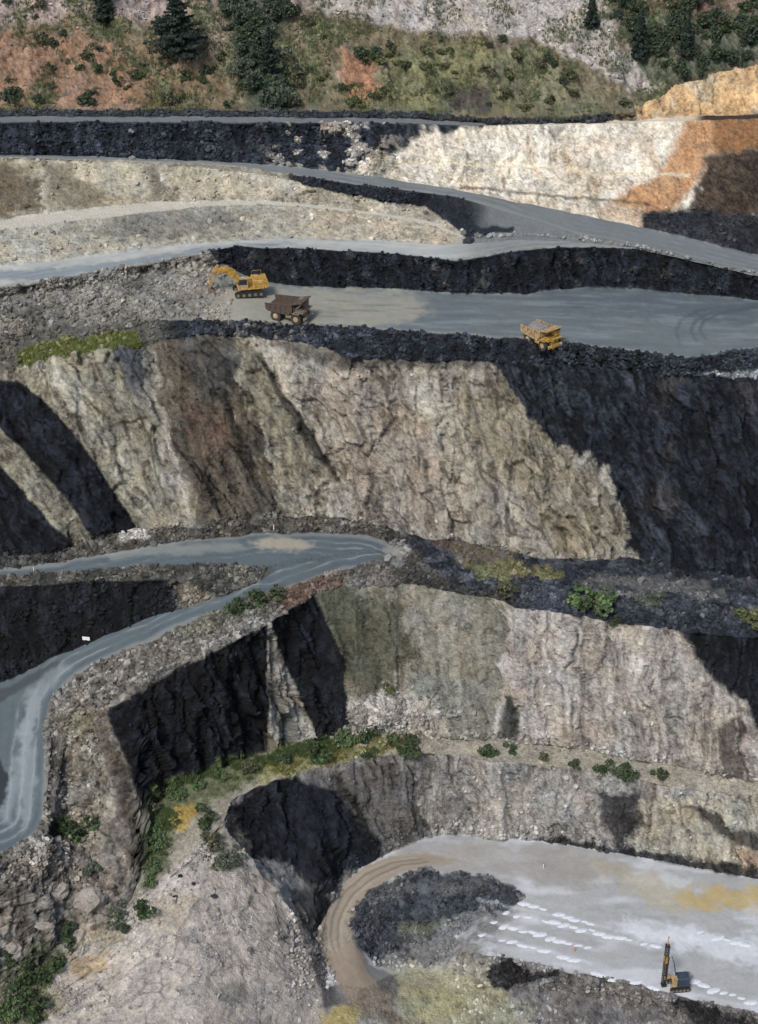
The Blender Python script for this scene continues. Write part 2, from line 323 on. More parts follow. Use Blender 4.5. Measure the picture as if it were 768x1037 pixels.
zone([(470, 75), (520, 55), (640, 98), (640, 112), (540, 112)], (120, 116, 96), 5, 1, hs, .5)
zone([(612, -20), (920, -20), (920, 60), (768, 62), (700, 84), (664, 86), (628, 45)], (88, 98, 76), 5, 1, hs)
zone([(600, -20), (768, -20), (768, 8), (690, 14), (620, 6)], (140, 112, 96), 4, 1, hs)
sc_ = 1-.8*pmask([(300, -20), (600, -20), (650, 60), (684, 88), (650, 96), (590, 66), (540, 36), (440, 32), (380, 22), (310, 6)], 5, 1, hs)
paint(hs*sc_*sstep(.25, .65, g), (112, 124, 76), .7); paint(hs*sstep(.35, .75, g2)*sstep(-.4, .1, g), (78, 92, 64), .55)
paint(hs*sstep(.3, .8, -g2), (172, 160, 148), .35)
paint(hs*sstep(.15, .6, n1+.5*n05), (66, 70, 54), .4); paint(hs*sstep(.2, .7, -n1), (150, 138, 118), .3)
# top road, its bank and the dark tip below
base('B', 'C', (56, 60, 64)); base('C', 'D', (108, 112, 112)); base('D', 'E', (42, 49, 60))
om = sstep(618, 650, U+JU); paint(strip('B', 'C')*om, (208, 172, 122)); paint(strip('H1', 'B')*om, (170, 135, 90))
paint(strip('B', 'C')*om*sstep(.0, .5, g2), (200, 182, 150), .8)
paint(strip('C', 'D')*sstep(505, 530, U), (190, 178, 155)); paint(strip('C', 'D')*sstep(700, 715, U)*sstep(840, 800, U), (60, 52, 46))
de = strip('D', 'E')
zone([(352, 182), (372, 160), (410, 148), (428, 136), (515, 127), (520, 122), (1000, 118), (1000, 260), (650, 236), (540, 212), (450, 196)], (226, 216, 196), 3, .5, de)
paint(de*sstep(.25, .5, n3+.4*n1)*sstep(255, 300, U)*sstep(420, 380, U), (165, 158, 145), .85)
paint(de*sstep(480, 370, U+2*JU)*pmask([(352, 190), (372, 160), (410, 148), (428, 136), (560, 128), (540, 200)], 3, .7, de)*sstep(-.3, .4, n3), (150, 142, 122), .8)
paint(de*pmask([(430, 126), (980, 126), (980, 260), (430, 200)], 4, .5, de)*sstep(0, .8, st1), (216, 206, 186), .8)
paint(de*pmask([(520, 150), (980, 130), (980, 260), (520, 215)], 6, 1, de)*sstep(.1, .9, -st1), (188, 160, 118), .75)
zone([(640, 190), (668, 176), (690, 140), (694, 120), (722, 118), (726, 150), (700, 196), (658, 232), (600, 214)], (190, 138, 84), 5, .6, de, .9)
zone([(720, 118), (980, 118), (980, 156), (768, 152), (724, 158)], (150, 108, 66), 4, .6, de)
zone([(716, 158), (768, 150), (980, 150), (980, 222), (700, 220)], (78, 66, 54), 4, .8, de)
zone([(646, 215), (700, 212), (768, 218), (980, 222), (980, 330), (768, 262), (650, 236)], (50, 53, 58), 3, .6, de)
zone([(400, 160), (466, 164), (560, 170), (699, 177), (699, 180), (560, 173), (466, 167), (400, 164)], (228, 214, 180), 1.2, .15, de, .8)
zone([(470, 188), (560, 196), (655, 204), (655, 207), (560, 199), (470, 191)], (120, 108, 84), 1.2, .15, de, .75); zone([(440, 192), (560, 202), (650, 209), (650, 228), (560, 214)], (206, 192, 168), 2, .4, de, .6)
# upper haul road
base('E', 'F', (112, 118, 118)); base('F', 'G', (50, 53, 58)); paint(strip('F', 'G')*sstep(300, 285, U), (150, 145, 128)); paint(strip('F', 'G')*sstep(475, 500, U), (112, 116, 116))
# pale slopes below it
base('G', 'H', (180, 172, 148)); gh = strip('G', 'H')
paint(gh*sstep(220, 280, U+JU), (184, 175, 154)); zone([(-150, 165), (20, 166), (42, 195), (50, 214), (-150, 226)], (98, 84, 64), 6, 1.4, gh, .85)
zone([(40, 165), (75, 166), (120, 208), (60, 214)], (112, 102, 82), 6, 1.4, gh, .7); zone([(150, 168), (170, 170), (185, 200), (160, 204)], (104, 98, 84), 5, 1.2, gh, .8)
paint(gh*sstep(.1, .7, fbm(X-.9*Z, Y*.2, Z*.2, 1.8, 3, 431)), (112, 106, 90), .5); paint(gh*sstep(462, 476, U), (130, 132, 128))
base('H', 'I', (192, 186, 168)); paint(strip('H', 'I')*sstep(465, 480, U), (112, 116, 116))
base('I', 'J', (172, 168, 150)); ij = strip('I', 'J'); paint(ij*sstep(285, 330, U+JU)*sstep(470, 455, U), (190, 178, 154)); paint(ij*sstep(.2, .7, n3), (98, 96, 86), .5)
paint(ij*sstep(462, 478, U), (112, 116, 116)); paint(ij*pmask([(100, 205), (150, 210), (250, 215), (240, 235), (120, 245)], 8, 1, ij), (105, 103, 96), .6)
zone([(303, 181), (384, 189), (440, 199), (464, 211), (488, 230), (524, 229), (522, 234), (500, 238), (472, 241), (452, 223), (430, 209), (384, 204), (310, 188)], (38, 44, 54), 1.5, .4, strip('F', 'J'))
base('J', 'K', (158, 162, 158)); jk = strip('J', 'K')
paint(jk*sstep(.1, .5, np.sin(T*9+n20*4)+n8*.5), (174, 172, 162), .7); zone([(-150, 282), (60, 272), (200, 252), (290, 244), (300, 247), (200, 257), (40, 284)], (116, 128, 134), 2, .4, jk, .8)
paint(jk*sstep(450, 500, U), (118, 120, 118), .8)
# dark face under the middle road and the rubble left of it
base('K', 'L', (32, 38, 47)); kl = strip('K', 'L'); paint(kl*sstep(218, 204, U+.5*JU), (126, 122, 110))
paint(kl*sstep(.3, .9, n3)*sstep(230, 250, U), (74, 70, 66), .5)
base('L', 'N', (100, 110, 112)); ln = strip('L', 'N')
paint(ln*sstep(224, 206, U+JU), (134, 131, 120)); zone([(214, 285), (262, 284), (300, 290), (420, 296), (440, 318), (380, 334), (200, 334)], (146, 144, 128), 6, 1, ln)
zone([(530, 286), (660, 288), (768, 300), (980, 310), (1000, 330), (768, 326), (560, 312)], (80, 92, 100), 8, 1.5, ln, .7)
tr = fbm(X*.18, Y, Z, 1.6, 3, 71); paint(ln*sstep(0, .8, tr)*sstep(230, 300, U), (128, 138, 140), .5); paint(ln*sstep(.1, .8, -tr)*sstep(230, 300, U), (90, 100, 104), .5)
for r_, k_ in ((0, .6), (9, .55), (24, .4)):      # turning tracks at the right of the plateau
    pa = [(716-r_*1.1, 344+r_*.2), (709-r_, 334), (714-r_, 324), (730-r_, 317-r_*.15), (768, 311-r_*.15)]
    zone([(u_-1.6, v_-.9) for u_, v_ in pa]+[(u_+1.6, v_+.9) for u_, v_ in pa[::-1]], (66, 76, 84), 1.2, .1, ln, k_)
lr = (strip('I', 'O') & (U < 225)); rr = sstep(-.1, .5, fbm(X, Y, Z, 4, 3, 73)); paint(lr*(1-jk)*(1-ij)*rr*sstep(225, 205, U), (92, 92, 86), .7)
paint(lr*(1-jk)*(1-ij)*sstep(.35, .7, w1v)*sstep(225, 205, U), (146, 143, 134), .35)
zone([(170, 268), (212, 262), (240, 300), (215, 322), (180, 300)], (158, 152, 136), 6, 1, kl | ln, .6)
base('N', 'O', (42, 49, 60)); no = strip('N', 'O'); paint(no*sstep(185, 150, U+JU), (104, 102, 92)); paint(no*sstep(215, 235, U)*sstep(330, 290, U)*sstep(.0, .5, n1), (120, 114, 102), .6)
zone([(14, 352), (58, 345), (95, 340), (132, 336), (136, 350), (100, 356), (60, 365), (20, 372)], (112, 118, 52), 3, .7, no | strip('O', 'P'), .9)
zone([(712, 378), (780, 374), (1000, 374), (1000, 390), (770, 390)], (136, 144, 146), 2, .3, no, .9)
# the great face
base('O', 'P', (146, 142, 124)); op = strip('O', 'P')
paint(op*sstep(250, 330, U+JU-.35*(V-450)), (168, 162, 147)); paint(op*sstep(.1, .7, fbm(q, Y*.1, Z*.05, 6, 3, 401)), (104, 100, 86), .55); paint(op*sstep(.1, .8, st1), (112, 108, 94), .4); paint(op*sstep(.1, .8, -st2)*sstep(140, 200, U), (172, 164, 148), .5)
zone([(334, 380), (400, 372), (440, 440), (470, 540), (380, 530), (330, 470)], (158, 144, 130), 12, 1.5, op, .55)
zone([(470, 400), (505, 380), (600, 480), (640, 560), (560, 560), (500, 470)], (134, 124, 98), 8, 1.2, op, .6)
zone([(18, 366), (60, 366), (84, 392), (104, 420), (70, 430), (40, 400)], (160, 155, 138), 5, 1, op, .7)
zone([(150, 342), (236, 336), (252, 410), (292, 520), (240, 532), (205, 534), (172, 450)], (90, 82, 70), 6, 1.3, op, .85)
zone([(170, 405), (225, 410), (240, 450), (200, 470)], (98, 76, 62), 6, 1, op, .6)
zone([(236, 336), (262, 345), (300, 420), (330, 480), (305, 500), (260, 420)], (118, 114, 86), 5, 1.2, op, .5)
zone([(118, 352), (146, 352), (152, 385), (142, 402), (126, 380)], (74, 80, 90), 3, .8, op, .85)
zone([(146, 352), (158, 356), (162, 400), (180, 470), (196, 534), (186, 534), (160, 455), (146, 400)], (158, 154, 142), 2, .5, op, .6)
for pl in ([(264, 364), (270, 366), (302, 412), (332, 470), (328, 474), (296, 428)], [(196, 470), (200, 468), (226, 520), (220, 518)], [(222, 398), (228, 396), (256, 470), (266, 520), (258, 512)]):
    zone(pl, (60, 56, 50), 1.6, .22, op, .85)
zone([(180, 338), (240, 336), (244, 372), (228, 410), (196, 400)], (76, 78, 80), 6, .7, op, .7)
zone([(22, 366), (70, 364), (112, 420), (150, 500), (150, 534), (118, 470), (70, 410), (40, 388)], (176, 172, 152), 6, .6, op, .55)
for pts_, w_, c_, k_ in (([(262, 360), (278, 384), (302, 416), (326, 458), (338, 490)], 2.2, (58, 55, 50), .85), ([(172, 440), (196, 478), (214, 506), (226, 522)], 1.8, (56, 54, 50), .8), ([(226, 396), (240, 430), (258, 470), (268, 515)], 2, (60, 58, 54), .75),
        ([(116, 356), (134, 400), (152, 450), (176, 520)], 1.6, (78, 74, 64), .7), ([(96, 368), (120, 420), (146, 480), (158, 520)], 1.3, (88, 84, 72), .6), ([(64, 372), (96, 420), (126, 486)], 1.2, (96, 92, 78), .6), ([(154, 354), (158, 400), (170, 446), (184, 490), (194, 532)], 2.6, (178, 174, 162), .6),
        ([(342, 400), (362, 440), (372, 480), (380, 520)], 1.5, (92, 84, 76), .6), ([(404, 384), (414, 430), (432, 480), (440, 530)], 1.4, (96, 90, 80), .5), ([(470, 378), (484, 430), (508, 490), (520, 545)], 1.6, (92, 86, 72), .55), ([(520, 420), (548, 470), (566, 520), (574, 556)], 1.5, (90, 84, 70), .55),
        ([(296, 380), (330, 440), (352, 500)], 2.0, (172, 164, 146), .5), ([(440, 380), (452, 440), (470, 500), (480, 540)], 2.4, (180, 172, 156), .45), ([(560, 470), (590, 520), (606, 558)], 2.4, (170, 162, 142), .5)):
    zone([(u_-w_, v_) for u_, v_ in pts_]+[(u_+w_, v_) for u_, v_ in pts_[::-1]], c_, 1.2, .22, op, k_)
zone([(340, 352), (362, 350), (372, 362), (352, 372), (342, 368)], (78, 72, 62), 3, .5, op, .9)
zone([(-150, 300), (0, 384), (20, 386), (48, 410), (75, 438), (106, 482), (138, 536), (95, 552), (78, 520), (60, 498), (0, 432), (-150, 380)], COALY, 1.5, .18, op)
zone([(-150, 440), (0, 472), (30, 503), (60, 538), (84, 562), (60, 575), (0, 580), (-150, 600)], COALY, 1.5, .2, op)
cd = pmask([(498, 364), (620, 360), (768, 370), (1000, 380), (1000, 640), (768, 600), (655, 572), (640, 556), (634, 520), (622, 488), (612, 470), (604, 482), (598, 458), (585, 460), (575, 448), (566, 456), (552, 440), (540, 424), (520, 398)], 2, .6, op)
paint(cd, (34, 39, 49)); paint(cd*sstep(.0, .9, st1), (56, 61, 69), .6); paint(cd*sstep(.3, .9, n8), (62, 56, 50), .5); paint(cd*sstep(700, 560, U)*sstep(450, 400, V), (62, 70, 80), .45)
paint(op*pmask([(270, 335), (500, 362), (500, 372), (420, 370), (384, 374), (345, 376), (280, 352)], 3, .8, op), (72, 70, 66), .6)
# ledge with the lower haul road
base('P', 'Q', (78, 74, 66)); pq = strip('P', 'Q'); paint(pq*sstep(380, 420, U+JU), (46, 52, 62)); paint(pq*sstep(.35, .65, w1v)*sstep(420, 380, U), (112, 108, 98), .5); paint(pq*sstep(120, 40, U), (60, 62, 60), .7)
zone([(425, 536), (480, 545), (492, 556), (440, 556)], (92, 66, 52), 4, 1, pq, .85); zone([(450, 548), (530, 560), (520, 574), (470, 570)], (112, 98, 72), 4, 1, None, .7)
zone([(120, 535), (150, 536), (152, 546), (122, 548)], (186, 180, 166), 2, .5, pq, .8)
base('Q', 'U', (86, 98, 103)); qu = strip('Q', 'U')
paint(qu*sstep(396, 416, U+.6*JU), (50, 57, 68))
RU = (strip('Q', 'R') | strip('T', 'U')) & (U < 415); tt = np.where(strip('Q', 'R'), T, 1-T)
def edge_dist(mask, line, u0, u1):
    i_ = sidx(line); r0 = np.nonzero(RSI == i_)[0][0]; js = np.nonzero((US > u0) & (US < u1))[0]; js = js[::4]; ex, ey = GX[r0, js], GY[r0, js]
    px, py = GX[mask], GY[mask]; d = np.full(px.shape, 1e9)
    for k_ in range(len(ex)-1):
        vx, vy = ex[k_+1]-ex[k_], ey[k_+1]-ey[k_]; t_ = np.clip(((px-ex[k_])*vx+(py-ey[k_])*vy)/(vx*vx+vy*vy+1e-9), 0, 1)
        d = np.minimum(d, np.hypot(px-ex[k_]-t_*vx, py-ey[k_]-t_*vy))
    o_ = np.full(mask.shape, 99.0); o_[mask] = d; return o_
def ruts(mask, line, u0, u1, wid, kk=1.0):
    d = edge_dist(mask, line, u0, u1)+.5*n8+.2*n3; m_ = mask*1.0
    brk = sstep(-.3, .5, fbm(X, Y, Z, 5, 3, 301)); d = d+.6*fbm(X, Y, Z, 14, 2, 305)
    paint(m_*sstep(1.3, .3, d), (132, 134, 130), .6)
    for c_, w_, col_, k_ in ((.18, .5, (74, 84, 92), .55), (.30, .35, (146, 154, 156), .5), (.40, .5, (78, 88, 96), .5), (.52, .45, (150, 157, 158), .5), (.62, .5, (72, 82, 90), .55), (.74, .35, (142, 150, 152), .45), (.84, .5, (80, 90, 98), .5)):
        paint(m_*sstep(w_, w_*.3, np.abs(d-c_*wid))*(.15+.85*brk), col_, k_*kk)
ruts(strip('T', 'U') & (U < 400), 'U', -100, 400, 10); ruts(strip('Q', 'R') & (U < 400), 'Q', -100, 400, 9)
ruts(strip('E', 'F'), 'F', -100, 800, 10, .45); ruts(strip('J', 'K') & (U < 620), 'K', -100, 620, 8, .45)
ruts(strip('L', 'N') & (U > 250), 'N', 200, 800, 26, .4)
zone([(252, 548), (300, 545), (316, 552), (300, 558), (262, 556)], (160, 152, 132), 3, .6, qu, .85)
zone([(30, 700), (62, 670), (75, 676), (40, 712), (26, 790), (12, 840), (4, 830), (16, 770)], (140, 148, 152), 5, .6, qu, .5)
zone([(100, 556), (240, 548), (250, 556), (110, 566)], (146, 150, 140), 3, .5, qu, .5)
zone([(44, 743), (46, 768), (50, 792), (58, 806), (66, 760), (66, 696), (56, 704), (48, 722)], (112, 108, 99), 1.2, .15, qu, .95)
zone([(-60, 760), (0, 768), (8, 780), (10, 800), (4, 822), (-60, 850)], (46, 50, 54), 2, .5, qu, .9); zone([(-60, 688), (0, 697), (24, 688), (60, 668), (60, 672), (26, 696), (0, 712), (-60, 710)], (60, 66, 70), 1.5, .3, qu, .7)
zone([(24, 712), (40, 706), (36, 745), (42, 790), (34, 830), (22, 846), (26, 800), (22, 750)], (136, 146, 148), 4, .8, qu, .55)
isl = strip('R', 'T')*sstep(282, 266, U); paint(isl, (76, 76, 70)); paint(isl*sstep(.4, .7, w1v), (122, 118, 106), .5)
paint(strip('S', 'T')*sstep(188, 172, U+.6*JU), (26, 29, 35)); zone([(170, 588), (190, 590), (215, 606), (192, 614)], (130, 120, 100), 3, .6, qu, .7)
rb = (strip('P', 'U'))*sstep(396, 430, U)
paint(rb*sstep(.68, .82, w1v), (92, 94, 96), .5); zone([(590, 580), (690, 588), (740, 600), (720, 606), (600, 596)], (128, 126, 118), 4, 1.3, None, .5)
zone([(470, 572), (520, 570), (566, 576), (568, 586), (520, 588), (484, 584)], (124, 120, 74), 3, 1, None, .85)
zone([(640, 600), (670, 600), (672, 612), (650, 612)], (84, 88, 56), 4, 1, None, .7); zone([(745, 618), (790, 620), (790, 634), (748, 632)], (90, 94, 54), 4, 1, None, .8)
zone([(384, 560), (420, 556), (440, 580), (470, 600), (500, 606), (420, 592), (390, 580)], (84, 80, 68), 5, 1, None, .7)
zone([(388, 556), (412, 548), (420, 562), (396, 572)], (150, 148, 138), 3, 1, None, .6)
base('U', 'V', (104, 100, 92)); uv = strip('U', 'V'); paint(uv*sstep(380, 420, U+JU), (62, 62, 60)); paint(uv*sstep(.3, .7, w1v)*sstep(380, 340, U), (150, 146, 136), .55)
paint(uv*sstep(500, 560, U+JU), (52, 58, 68)); zone([(270, 590), (300, 588), (350, 580), (345, 598), (310, 612), (285, 626)], (104, 78, 58), 4, 1, uv, .8)
zone([(130, 640), (240, 606), (270, 598), (282, 606), (200, 650)], (96, 96, 66), 5, 1, uv, .5)
# second face
wx_ = strip('W', 'X')
base('V', 'W', (136, 130, 120)); vw = strip('V', 'W')
paint(vw*sstep(314, 322, U), (132, 130, 114)); paint(vw*sstep(314, 322, U)*sstep(.0, .7, fbm(q, Y*.1, Z*.06, 3.5, 3, 411)), (104, 104, 88), .8); paint(vw*sstep(314, 322, U)*sstep(.1, .8, -fbm(q, Y*.1, Z*.06, 2.5, 3, 415)), (166, 160, 144), .7); paint(vw*pmask([(322, 590), (360, 596), (400, 612), (412, 660), (390, 705), (345, 690), (330, 640)], 8, 1, vw), (88, 90, 72), .8)
zone([(410, 604), (512, 614), (514, 745), (460, 745), (410, 690)], (136, 135, 124), 8, 1.3, vw, .45)
paint(vw*pmask([(514, 612), (560, 616), (680, 632), (706, 664), (758, 712), (800, 760), (800, 800), (500, 760)], 2, .5, vw), (178, 172, 162))
paint(vw*sstep(512, 522, U)*sstep(.0, .8, st2), (126, 118, 108), .6); paint(vw*sstep(512, 522, U)*sstep(0, .8, n8), (160, 144, 132), .5); paint(vw*sstep(560, 700, U)*sstep(.2, .9, -st1), (188, 182, 172), .5)
paint(vw*sstep(512, 522, U)*sstep(690, 750, V)*sstep(.3, .9, st2), (76, 70, 64), .5)
zone([(345, 712), (400, 698), (440, 704), (456, 746), (340, 748)], (186, 180, 167), 4, .6, vw | wx_, .95); zone([(344, 722), (372, 712), (384, 742), (350, 744)], (100, 96, 86), 4, 1, vw, .6)
paint(vw*sstep(512, 522, U)*sstep(.1, .7, fbm(q, Y*.1, Z*.04, 1.1, 3, 421)), (118, 110, 100), .5); paint(vw*sstep(512, 522, U)*sstep(.2, .8, -fbm(q, Y*.1, Z*.04, 1.4, 3, 425)), (200, 194, 184), .5)
zone([(512, 702), (524, 706), (524, 748), (506, 748)], (52, 54, 48), 3, .5, vw, .9)
zone([(684, 630), (768, 630), (1000, 640), (1000, 740), (768, 738), (756, 712), (730, 690), (704, 664)], (32, 36, 44), 3, .4, vw); zone([(730, 738), (752, 726), (756, 800), (738, 800)], (70, 66, 60), 3, .6, vw, .8)
sp = vw & (U < 150); paint(sp*sstep(.1, .7, n3), (172, 166, 153), .75); paint(sp*sstep(.2, .7, -n8)*(V > 860), (178, 171, 158), .65); paint(sp*(V > 740)*(V < 860)*sstep(60, 90, U)*sstep(125, 100, U), (146, 140, 118), .5)
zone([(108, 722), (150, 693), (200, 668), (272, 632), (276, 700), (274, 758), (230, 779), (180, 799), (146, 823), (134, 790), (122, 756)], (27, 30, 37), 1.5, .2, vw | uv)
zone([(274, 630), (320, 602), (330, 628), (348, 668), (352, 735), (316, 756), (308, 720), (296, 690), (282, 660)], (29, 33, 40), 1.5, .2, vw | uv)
zone([(271, 630), (279, 640), (300, 690), (319, 742), (314, 758), (272, 760), (275, 700)], (172, 167, 154), 1.2, .08, vw | uv); zone([(276, 660), (279, 660), (290, 756), (283, 756)], (112, 108, 100), 1.2, .1, vw, .6)
zone([(90, 725), (108, 722), (125, 765), (140, 815), (146, 870), (136, 880), (124, 820), (104, 760)], (92, 86, 78), 3, .6, vw, .8)
zone([(60, 728), (100, 720), (100, 740), (70, 745)], (110, 112, 74), 4, 1, None, .5)
# bench with scrub
base('W', 'X', (162, 156, 138)); wx = strip('W', 'X'); paint(wx*sstep(.2, .7, n3), (124, 118, 100), .5)
zone([(146, 800), (200, 780), (280, 758), (350, 738), (352, 756), (290, 776), (226, 806), (188, 822), (160, 880), (146, 884)], (84, 98, 50), 6, 1.1, wx | strip('V', 'W'), .75)
zone([(260, 780), (320, 756), (400, 746), (430, 752), (380, 766), (300, 786), (262, 796)], (142, 140, 78), 4, 1, wx | strip('X', 'Y'), .7)
zone([(174, 820), (192, 812), (198, 822), (186, 842), (176, 840)], (178, 150, 62), 2, .6, wx | strip('X', 'Z'), .85)
# lowest face
base('X', 'Y', (126, 122, 116)); xy = strip('X', 'Y') & (U > 226)
paint(xy*sstep(400, 470, U+JU), (158, 154, 146)); paint(xy*sstep(.1, .7, st2), (98, 95, 90), .6); paint(xy*pmask([(470, 795), (600, 800), (620, 850), (480, 842)], 6, 1, xy)*sstep(0, .7, -n1), (176, 172, 164), .6)
zone([(232, 818), (262, 797), (300, 786), (318, 790), (346, 802), (364, 830), (392, 856), (380, 880), (352, 884), (335, 905), (330, 960), (300, 930), (262, 874)], COALY, 3, .6, xy)
zone([(318, 786), (384, 772), (420, 790), (430, 850), (396, 856), (364, 830), (346, 802)], (86, 83, 80), 6, 1, xy, .7); zone([(336, 786), (346, 788), (384, 850), (372, 846)], (48, 46, 44), 3, .5, xy, .9)
zone([(600, 800), (622, 806), (645, 800), (648, 830), (630, 862), (616, 840)], (56, 57, 60), 3, .8, xy, .9)
zone([(640, 812), (768, 800), (1000, 800), (1000, 900), (730, 884), (650, 862)], (172, 166, 146), 5, .9, xy, .8); zone([(696, 816), (716, 818), (748, 838), (774, 850), (770, 862), (736, 852)], (58, 56, 54), 3, .5, xy, .9)
zone([(740, 860), (780, 862), (780, 895), (745, 886)], (150, 122, 96), 3, .8, xy, .7)
zone([(550, 849), (600, 853), (650, 862), (735, 876), (800, 885), (800, 900), (735, 890), (664, 876), (600, 864), (552, 856)], (46, 48, 52), 2, .7, xy | strip('Y', 'Z'), .9)
# pale slab in the foreground
slab = strip('X', 'DD')*sstep(340, 322, U+.5*JU-np.where(V > 990, 12, 0)); slab = np.where(strip('X', 'Y') & (U > 226), 0, slab); paint(slab, (181, 172, 160))
paint(slab*sstep(880, 830, V), (150, 143, 126)); paint(slab*sstep(.15, .7, n3), (122, 120, 116), .55); paint(slab*sstep(.2, .8, -n1), (178, 176, 172), .5)
zone([(226, 838), (250, 870), (286, 912), (326, 968), (336, 1010), (318, 1010), (280, 940), (236, 878)], (140, 135, 127), 4, 1, strip('Y', 'DD'), .6)
zone([(255, 868), (300, 880), (322, 910), (316, 920), (290, 910), (264, 884)], (146, 148, 150), 4, 1, None, .7)
zone([(298, 905), (336, 893), (324, 930), (326, 965), (342, 1002), (352, 1037), (330, 1030), (318, 985), (306, 940)], (60, 62, 66), 3, .6, None, .9)
zone([(66, 968), (112, 966), (116, 984), (82, 990), (68, 984)], (166, 142, 96), 4, 1, None, .7); zone([(98, 940), (124, 930), (128, 950), (100, 970)], (168, 156, 130), 5, 1, None, .6)
zone([(44, 1005), (66, 1000), (70, 1020), (48, 1030)], (150, 144, 96), 4, 1, None, .5); zone([(160, 905), (196, 905), (190, 940), (162, 935)], (166, 150, 122), 6, 1, None, .5)
zone([(-20, 990), (40, 950), (62, 960), (40, 1040), (-20, 1060)], (108, 112, 88), 6, 1, None, .6)
zone([(216, 1000), (240, 992), (252, 1012), (234, 1028), (220, 1020)], (112, 112, 110), 4, 1, None, .6)
# floor of the pit
fl = (strip('Y', 'BB') & (U > 330)); paint(fl*1.0, (158, 159, 158))
paint(fl*sstep(.0, .7, fbm(X*.35, Y, Z, 3, 3, 81)), (190, 193, 197), .7); paint(fl*sstep(.2, .8, -fbm(X*.3, Y, Z, 2.2, 3, 85)), (140, 142, 142), .5)
zone([(400, 860), (560, 856), (640, 880), (600, 900), (480, 884), (420, 882)], (146, 142, 134), 6, 1, fl, .7)
zone([(630, 930), (700, 940), (768, 955), (1000, 980), (1000, 1010), (768, 984), (700, 966), (640, 945)], (206, 210, 216), 6, 1.6, fl, .6)
zone([(480, 950), (560, 962), (640, 985), (720, 1005), (700, 1014), (600, 992), (500, 972)], (182, 184, 187), 5, 1, fl, .5)
zone([(602, 876), (660, 882), (690, 886), (700, 900), (768, 898), (1000, 898), (1000, 924), (768, 918), (690, 922), (646, 912), (622, 892)], (166, 156, 122), 8, 1.6, fl, .55); zone([(684, 905), (730, 895), (768, 898), (1000, 898), (1000, 926), (768, 920), (700, 922)], (178, 154, 92), 5, 1.2, fl, .75); zone([(664, 880), (702, 890), (690, 900), (668, 892)], (182, 188, 190), 3, .6, fl, .7)
ramp = pmask([(470, 872), (430, 864), (400, 866), (372, 877), (345, 897), (328, 926), (323, 950), (330, 975), (346, 1000), (358, 1030), (404, 1034), (392, 1004), (374, 985), (360, 955), (357, 938), (366, 920), (384, 898), (404, 884), (432, 878)], 2.5, .35, strip('Y', 'DD')); paint(ramp, (146, 135, 118))
# wheel tracks run along the ramp
rt_ = [(430, 871), (400, 875), (375, 886), (352, 905), (340, 930), (338, 950), (346, 978), (366, 1005), (384, 1028)]
for off in (-9, -5, 4, 8):
    pa = [(u+off*.8, v+off*.35) for u, v in rt_]
    zone(pa+[(u+2, v+1) for u, v in pa[::-1]], (96, 86, 74) if off in (-5, 4) else (164, 150, 132), 1.2, .15, strip('Y', 'DD'), .55)
pit = pmask([(360, 940), (366, 920), (384, 898), (402, 887), (430, 881), (470, 884), (505, 893), (534, 906), (500, 926), (468, 950), (460, 968), (430, 980), (384, 980), (364, 962)], 3, 1.0, strip('Y', 'DD'))
paint(pit, (64, 68, 74)); paint(pit*sstep(0, .7, n3+n8), (56, 59, 64), .7); zone([(404, 936), (456, 934), (460, 945), (408, 948)], (104, 108, 84), 4, 1, None, .6)
low = strip('BB', 'DD')*sstep(335, 350, U)*(1-ramp); paint(low, (116, 113, 110)); paint(low*sstep(.3, .7, w1v), (142, 140, 136), .5)
zone([(384, 975), (440, 976), (470, 970), (500, 976), (500, 1000), (540, 1020), (540, 1100), (320, 1100), (330, 1022), (350, 1020), (400, 1030), (392, 1000)], (160, 158, 142), 4, .9, strip('AA', 'DD')); paint(strip('AA', 'DD')*ramp, (142, 126, 108), .8)
zone([(398, 1000), (440, 996), (470, 1008), (470, 1037), (420, 1037)], (180, 170, 112), 5, 1.3, None, .6); zone([(392, 985), (470, 980), (500, 1000), (520, 1020), (500, 1050), (400, 1045)], (160, 158, 120), 6, 1.5, strip('AA', 'DD'), .6); zone([(324, 1028), (352, 1018), (366, 1024), (340, 1060), (324, 1060)], (184, 164, 90), 3, .8, None, .8)
zone([(494, 978), (520, 972), (530, 984), (548, 984), (568, 980), (568, 988), (530, 996), (510, 1004), (498, 1000)], (40, 42, 44), 2, .6, None, .95)
zone([(672, 1010), (705, 1016), (750, 1030), (800, 1045), (800, 1060), (700, 1040)], (46, 48, 52), 3, .8, strip('BB', 'DD'), .9)
zone([(440, 966), (470, 950), (496, 970), (492, 990), (460, 984)], (128, 126, 118), 4, 1, None, .5)
zone([(384, 976), (420, 950), (456, 934), (500, 920), (520, 926), (480, 950), (462, 970), (430, 980)], (122, 123, 122), 4, 1.6, strip('Z', 'DD'), .75)
zone([(354, 934), (364, 946), (370, 975), (400, 990), (402, 1010), (384, 1000), (366, 975)], (104, 102, 98), 2, .6, strip('Y', 'DD'), .8)
paint(hs*1.0, (150, 140, 125), .14)
for a0_, b0_ in (((486, 912), (620, 940)), ((500, 922), (690, 966)), ((492, 932), (610, 964)), ((482, 943), (600, 976)), ((560, 975), (768, 1022)), ((650, 930), (768, 962))):
    zone([(a0_[0], a0_[1]-1.6), (b0_[0], b0_[1]-1.6), (b0_[0], b0_[1]+1.8), (a0_[0], a0_[1]+1.8)], (196, 200, 205), 1.8, .12, fl, .35)
zone([(372, 912), (392, 896), (420, 890), (470, 892), (500, 900), (470, 906), (420, 904), (390, 916)], (98, 100, 100), 3, 1.4, strip('Z', 'DD'), .6)
